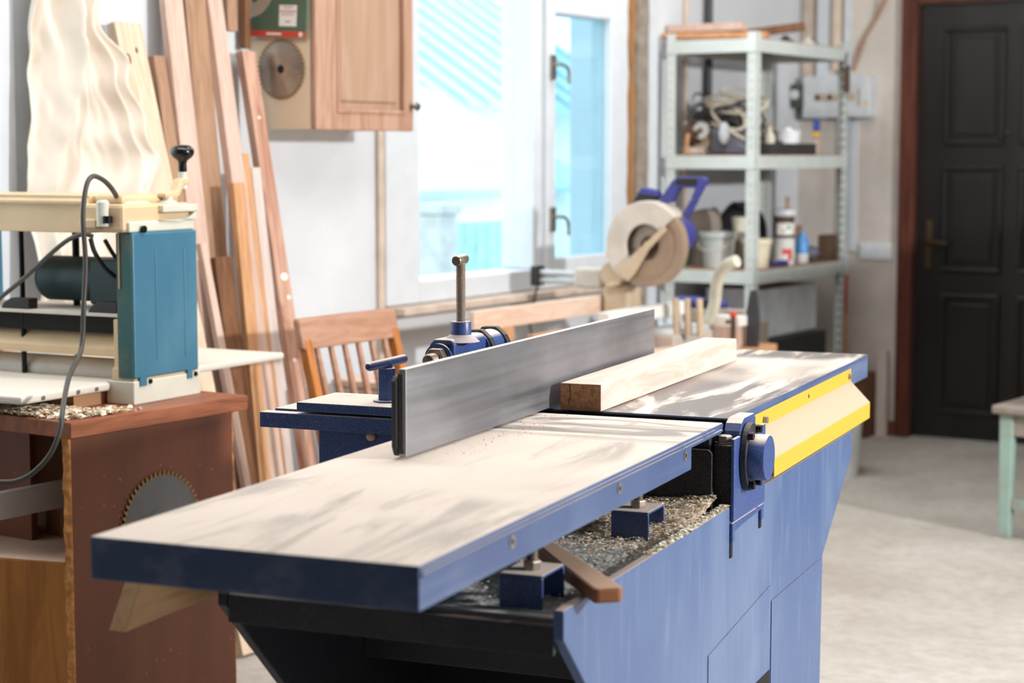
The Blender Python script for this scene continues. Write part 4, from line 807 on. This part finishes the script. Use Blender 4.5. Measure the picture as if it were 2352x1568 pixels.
bg = thing('bench_grinder', 'brown dusty bench grinder with a pale wheel at the left of the shelf', 'grinder', ROOM.m(.115, -1.27, zt(1))); MB().box(-.05, .05, -.06, .06, 0, .03).build('foot', M['wornalu'], bg, bevel=.006); MB().cyl((-.045, 0, .085), (.02, 0, .085), .052, n=28).build('motor_body', M['brownmotor'], bg, smooth=True); MB().cyl((.03, -.03, .098), (.03, -.05, .098), .034, n=28).build('wheel', M['canwhite'], bg, smooth=True); MB().cyl((.03, -.0505, .098), (.03, -.056, .098), .009, n=14).build('wheel_nut', M['brownmotor'], bg); MB().tube(spline([(-.02, -.075, .004), (-.02, -.075, .05), (-.018, -.07, .085)], 6), .009, 10).build('handle', M['orange'], bg, smooth=True); MB().box(-.01, .055, -.03, .03, .03, .075).build('pedestal', M['sawdusty'], bg, bevel=.008)
pt_ = thing('power_tool', 'slate blue jigsaw-like power tool in the middle of the second shelf', 'power tool', ROOM.m(.26, -1.29, zt(1))); MB().prism([(-.07, 0), (.09, 0), (.10, .03), (.06, .05), (.05, .10), (.0, .115), (-.05, .10), (-.07, .05)], 'y', -.04, .04).build('tool_body', M['slate'], pt_, bevel=.012); MB().tube(spline([(-.05, 0, .10), (-.02, -.01, .135), (.03, -.01, .13), (.05, 0, .095)], 6), .013, 10).build('tool_handle', M['blackmat'], pt_, smooth=True); MB().ball((.0, -.05, .085), .035, sc=(.7, .5, 1.3)).build('dust_bag', M['styro'], pt_, smooth=True)
sd_ = thing('orbital_sander', 'grey orbital sander lying under the heaped cables', 'sander', ROOM.m(.20, -1.15, zt(1))); MB().lathe([(.0001, 0), (.06, 0), (.06, .02), (.04, .035), (.042, .09), (.05, .11), (.04, .135), (.0001, .14)], n=26).build('sander_body', M['hat'], sd_, smooth=True); MB().tube([(-.03, 0, .07), (-.07, .03, .06), (-.10, .05, .05)], [.02, .018, .016], 12).build('dust_spout', M['blackmat'], sd_, smooth=True)
hr = thing('heat_gun', 'grey barrel tool with a wide nozzle peeking out of the cables', 'tool', ROOM.m(.12, -1.0, zt(1))); MB().tube([(-.04, -.02, .14), (.05, -.02, .16), (.12, -.03, .15)], [.026, .03, .024], 16).build('barrel', M['slate'], hr, smooth=True); MB().box(-.02, .02, -.02, .03, 0, .15).build('grip', M['blackmat'], hr, bevel=.008)
tr_ = thing('dark_tray', 'dark shallow tray on the right of the second shelf', 'tray', ROOM.m(.36, -1.0, zt(1))); MB().box(-.07, .07, -.20, .20, 0, .006).build('tray_bottom', M['darkcase'], tr_)
for a in ((-.07, -.064, -.2, .2), (.064, .07, -.2, .2), (-.064, .064, -.2, -.194), (-.064, .064, .194, .2)): MB().box(*a, .006, .046).build('tray_side', M['darkcase'], tr_)
po = thing('white_pot', 'bright white plastic pot standing in the dark tray', 'pot', ROOM.m(.36, -.945, zt(1) + .0065)); MB().lathe([(.0001, 0), (.048, 0), (.055, .085), (.058, .088), (.058, .093), (.0001, .093)], n=32).build('pot_body', M['potwhite'], po, smooth=True); MB().lathe([(.0001, 0), (.02, 0), (.018, .012), (.0001, .014)], (0, 0, .0935), n=20).build('pot_lid_knob', M['potwhite'], po, smooth=True)
single('glue_bottle', 'slim pale glue bottle left of the white pot in the dark tray', 'bottle', MB().lathe([(.0001, 0), (.022, 0), (.022, .07), (.009, .085), (.007, .11), (.0001, .112)], n=18), M['cupcream'], .35, -1.10, zt(1) + .0065, smooth=True, bevel=0); single('brown_jar', 'small brown jar close to the left of the white pot', 'jar', MB().lathe([(.0001, 0), (.018, 0), (.02, .03), (.016, .05), (.0001, .05)], n=16), M['brownmotor'], .36, -1.03, zt(1) + .0065, smooth=True, bevel=0)
kc = thing('spring_clamp', 'blue and yellow clamp leaning at the right of the tray', 'clamp', ROOM.m(.40, -.735, zt(1)) @ Matrix.Rotation(.25, 4, 'Z')); MB().prism([(-.02, .10), (.02, .095), (.035, .135), (.0, .15)], 'x', -.012, .012).build('blue_jaw', M['clampblue'], kc, bevel=.003); MB().prism([(-.02, .075), (.045, .085), (.045, .097), (-.02, .098)], 'x', -.013, .013).build('yellow_jaw', M['clampyellow'], kc, bevel=.003); MB().prism([(-.015, 0), (.04, 0), (.035, .075), (.0, .076)], 'x', -.01, .01).build('clamp_arm', M['pink'], kc, bevel=.003)
single('grey_box', 'grey carton behind the front rack post on the second shelf', 'carton', bx(.12, .16, .13), M['greycard'], .17, -.86, zt(1)); single('round_tin', 'pale round tin behind the white pot on the second shelf', 'tin', MB().lathe([(.0001, 0), (.045, 0), (.045, .10), (.047, .102), (.047, .11), (.0001, .11)], n=26), M['wornalu'], .20, -.68, zt(1), smooth=True, bevel=0)
# --- third shelf: buckets, tins, spray
def bucket(lab, u, v, z, r0, r1, h, mat, handle=True):
    b_ = thing('bucket', lab, 'bucket', ROOM.m(u, v, z)); MB().lathe([(r0*.9, .006), (r0, 0), (r1, h - .02), (r1 + .006, h - .02), (r1 + .006, h), (r1 - .004, h), (r0 - .004, .006)], n=36).build('bucket_body', M[mat], b_, smooth=True)
    MB().cyl((0, 0, .001), (0, 0, .006), r0*.98, n=36).build('bucket_bottom', M[mat], b_)
    if handle: MB().tube(spline([(-r1 - .006, 0, h - .03), (-r1*.8, -r1*.9, h - .06), (0, -r1*1.16, h - .075), (r1*.8, -r1*.9, h - .06), (r1 + .006, 0, h - .03)], 6), .0025, 6).build('bail', M['wornalu'], b_, smooth=True)
    return b_
bucket('grey plastic bucket at the middle of the third shelf', .24, -1.345, zt(2), .058, .070, .145, 'bucketgrey'); bucket('cream plastic tub right behind the front rack post', .383, -1.285, zt(2), .046, .056, .118, 'bucketcream', False)
single('cream_cup', 'cream beaker standing on a box between the two buckets', 'beaker', MB().lathe([(.03, .004), (.028, 0), (.036, .06), (.032, .058)], n=24), M['cupcream'], .265, -1.19, zt(2) + .14, smooth=True, bevel=0); single('carton', 'grey carton behind the two buckets on the third shelf', 'carton', bx(.13, .10, .139), M['greycard'], .262, -1.185, zt(2))
bag = thing('tool_bag', 'dark rounded machine cover behind the buckets', 'bag', ROOM.m(.17, -.97, zt(2))); MB().ball((0, 0, .13), .11, 24, 14, (1.0, .75, 1.17)).build('bag_body', M['canvasdark'], bag, smooth=True); MB().tube(spline([(-.09, -.04, .17), (0, -.07, .25), (.09, -.04, .18)], 7), .010, 8).build('bag_strap', M['blackmat'], bag, smooth=True); None
dm = thing('sanding_dome', 'grey-brown dome-shaped cover at the left of the third shelf', 'cover', ROOM.m(.13, -1.245, zt(2))); MB().lathe([(.052, 0), (.055, .002), (.055, .12), (.072, .155), (.065, .20), (.045, .225), (.0001, .235)], n=30).build('dome', M['hat'], dm, smooth=True)
gb = thing('green_pack', 'green and white pack with a blue band behind the saw blade', 'pack', ROOM.m(.065, -1.36, zt(2))); MB().box(-.0, .035, -.035, .035, 0, .12).build('pack_body', M['plasticgreen'], gb, bevel=.004); MB().box(-.002, .0365, -.0365, .0365, .085, .11).build('blue_band', M['toolblue'], gb, bevel=.003); MB().prism([(-.0, .03), (.018, .0), (.03, .0), (.012, .06)], 'y', -.0365, -.0355).build('white_flash', M['label'], gb)
def tin(lab, u, v, z, r, h, mat, lidmat=None, mark=None, name='paint_tin'):
    t_ = thing(name, lab, 'tin', ROOM.m(u, v, z)); MB().lathe([(.0001, 0), (r, 0), (r*1.02, .003), (r, .006), (r, h - .008), (r*1.03, h - .005), (r*1.02, h), (.0001, h)], n=32).build('tin_body', M[mat], t_, smooth=True)
    if lidmat: MB().lathe([(.0001, 0), (r*.9, 0), (r*.92, .006), (.0001, .008)], (0, 0, h), n=32).build('tin_lid', M[lidmat], t_, smooth=True)
    return t_
tn = tin('white tin with a red mark at the bottom of the tin stack', .385, -1.02, zt(2), .046, .105, 'canwhite', 'lidsilver')
def wrap(parent, r, a0, a1, z0, z1, mat, name):
    MB().grid(lambda a, b: (r*math.cos(math.radians(lerp(a0, a1, a))), r*math.sin(math.radians(lerp(a0, a1, a))), lerp(z0, z1, b)), 12, 2).build(name, mat, parent, smooth=True)
wrap(tn, .0465, -75, -20, .045, .068, M['red'], 'red_mark'); wrap(tn, .0465, -45, -20, .02, .045, M['red'], 'red_mark')
t2_ = tin('brown-banded tin with a silver lid on top of the tin stack', .385, -1.02, zt(2) + .1135, .043, .088, 'brownmotor', None); wrap(t2_, .0437, -110, 30, .012, .06, M['canwhite'], 'paper_label'); wrap(t2_, .0441, -50, -30, .035, .05, M['plasticgreen'], 'green_mark'); wrap(t2_, .0441, -80, -60, .02, .035, M['pink'], 'pink_mark')
MB().lathe([(.0001, 0), (.052, 0), (.056, .012), (.052, .026), (.03, .03), (.0001, .03)], (0, 0, .0885), n=32).build('silver_lid', M['lidsilver'], t2_, smooth=True)
single('brush_handle', 'brown brush handle standing on the silver lid', 'brush', MB().lathe([(.0001, 0), (.009, 0), (.007, .02), (.009, .045), (.0001, .05)], n=12), M['tan'], .39, -1.0, zt(2) + .2325, smooth=True, bevel=0)
sp_ = thing('spray_can', 'blue spray can with a white base beside the tin stack', 'spray can', ROOM.m(.40, -.868, zt(2))); MB().lathe([(.0001, 0), (.028, 0), (.029, .002), (.029, .04), (.0001, .04)], n=26).build('white_base', M['canwhite'], sp_, smooth=True); MB().lathe([(.0001, .0402), (.029, .0402), (.029, .098), (.022, .108), (.0001, .108)], n=26).build('can_body', M['sprayblue'], sp_, smooth=True); MB().lathe([(.0001, .1082), (.018, .1082), (.016, .13), (.0001, .132)], n=20).build('cap', M['sprayblue'], sp_, smooth=True)
single('blue_tool', 'blue flat tool lying in front of the tin stack', 'tool', MB().tube([(0, -.06, .012), (0, .0, .014), (0, .06, .012)], [.010, .013, .011], 12), M['toolblue'], .42, -1.14, zt(2), -.1, smooth=True, bevel=0)
single('grey_blob', 'crumpled grey plastic bag right of the spray can', 'bag', MB().ball((0, 0, .035), .04, 12, 8, (1, 1.1, .86)), M['slate'], .39, -.75, zt(2), smooth=True, bevel=0); single('wooden_box', 'dark brown wooden box at the right end of the third shelf', 'box', bx(.05, .10, .11), M['brownmotor'], .405, -.60, zt(2)); single('flat_box', 'flat brown stick propped behind the spray can', 'stick', MB().box(-.008, .008, -.07, .07, 0, .15), M['tan'], .30, -.72, zt(2))
# --- lower shelf
single('foam_box', 'white foam box on the lower shelf of the rack', 'foam box', bx(.26, .55, .20), M['styro'], .25, -.93, zt(3) + .14); single('tool_case', 'dark grey tool case under the white foam box', 'case', bx(.34, .62, .135), M['darkcase'], .235, -.90, zt(3), bevel=.01)
single('crumpled_bag', 'light blue plastic bag on the lower shelf left of the front post', 'bag', MB().ball((0, 0, .05), .07, 14, 9, (1.2, .8, .7)), M['cyanbag'], .175, -1.32, zt(3) + .0, smooth=True, bevel=0)
single('carton', 'grey carton on the lower shelf left of the front post', 'carton', bx(.16, .09, .22), M['greycard'], .36, -1.33, zt(3))
# --- on the floor before the rack
bucket('white bucket on the floor in front of the rack', .66, -1.15, .0, .11, .13, .30, 'potwhite')

# ================================================================== DOOR WALL FITTINGS
ep = thing('fuse_box', 'grey electric fuse box on the wall behind the rack', 'fuse box', ROOM.m(.22, -.001, 1.463)); MB().box(-.165, .165, -.085, 0, 0, .19).build('box_body', M['panelgrey'], ep, bevel=.006); MB().box(-.10, .09, -.088, -.0855, .078, .108).build('breaker_window', M['brass'], ep)
for k in range(9): MB().box(-.095 + k*.02, -.081 + k*.02, -.094, -.0885, .082, .104).build('breaker', M['trimtan'] if k % 3 else M['blackmat'], ep)
MB().box(.108, .118, -.089, -.0855, .05, .13).build('latch', M['greycard'], ep); MB().box(.138, .152, -.0865, -.0855, .055, .072).build('warning_mark', M['clampyellow'], ep)
em = thing('electric_meter', 'dark electric meter left of the fuse box', 'meter', ROOM.m(.0, -.09, 1.51)); MB().box(.002, .052, -.02, .088, 0, .11).build('meter_body', M['meter'], em, bevel=.01); MB().cyl((.027, -.02, .06), (.027, -.028, .06), .022, n=24).build('meter_dial', M['panelgrey'], em)
ot = thing('socket_plate', 'white double socket on the wall left of the door', 'socket', ROOM.m(.395, -.001, .812)); MB().box(-.077, .077, -.012, 0, 0, .078).build('plate', M['outlet'], ot, bevel=.004)
for x in (-.038, .038): MB().cyl((x, -.0122, .039), (x, -.014, .039), .024, n=26).build('socket_face', M['outlet'], ot)
tag(MB().tube(spline([(.46, -.01, 2.7), (.44, -.012, 2.1), (.40, -.012, 1.95), (.31, -.012, 1.80), (.275, -.012, 1.68)], 8), .007, 8).build('wall_cable', M['browncable'], smooth=True, mx=RM), 'brown cable curving down the wall to the fuse box', 'cable')
tag(MB().tube(spline([(.40, -.01, 2.7), (.385, -.012, 2.0), (.33, -.012, 1.82), (.285, -.012, 1.70)], 8), .0035, 8).build('wall_cable', M['greycard'], smooth=True, mx=RM), 'thin grey cable beside the brown one above the fuse box', 'cable')
single('cable_joint', 'small blue cable joint hanging above the fuse box', 'cable joint', MB().box(-.006, .006, -.01, .0, 0, .03), M['clampblue'], .262, -.012 - .03, 1.672)
ck = thing('hanging_clip', 'dark clip hanging from the right rack post', 'clip', ROOM.m(.452, -.56, 1.62)); MB().box(.005, .02, -.02, .02, -.06, .05).build('clip_body', M['brownmotor'], ck, bevel=.004); MB().tube(spline([(.012, 0, .05), (.012, -.01, .09), (.012, .01, .11)], 5), .003, 6).build('hook', M['blacksteel'], ck, smooth=True)
single('red_strip', 'narrow red strip standing against the wall right of the rack', 'strip', MB().box(-.008, .008, -.006, .006, 0, .74), M['redbar'], .268, -.04, 0)

# things on the floor in the corner by the door
single('floor_carton', 'dark brown carton on the floor in the corner left of the door', 'carton', bx(.12, .12, .30), M['dark'], .36, -.10, 0); single('grey_board', 'grey slat leaning in the corner left of the door', 'board', bx(.05, .03, .40), M['greyish'], .455, -.045, 0); single('corner_stick', 'orange stick standing in the corner behind the far table end', 'stick', MB().box(-.014, .014, -.012, .012, 0, .56), M['orange'], .285, -.10, 0)

# ================================================================== STOOL
st = thing('mint_stool', 'worn mint green wooden stool at the right edge before the door', 'stool', ROOM.m(1.84, -1.86, 0) @ Matrix.Rotation(-.08, 4, 'Z'))
MB().box(-.215, .215, -.215, .215, .425, .455).build('seat', M['stooltop'], st, bevel=.008)
for x in (-1, 1):
    for y in (-1, 1): MB().prism([(-.024, .424), (.024, .424), (.018, 0), (-.018, 0)], 'y', -.022, .022).build('leg', M['stoolworn'], st, bevel=.003, mx=Matrix.Translation((x*.17, y*.17, 0)))
for y in (-1, 1): MB().box(-.148, .148, y*.17 - .011, y*.17 + .011, .35, .423).build('apron', M['stooltop'], st, bevel=.002); MB().box(-.15, .15, y*.17 - .012, y*.17 + .012, .10, .135).build('stretcher', M['stoolworn'], st, bevel=.002)
for x in (-1, 1): MB().box(x*.17 - .011, x*.17 + .011, -.148, .148, .35, .423).build('apron', M['stooltop'], st, bevel=.002)
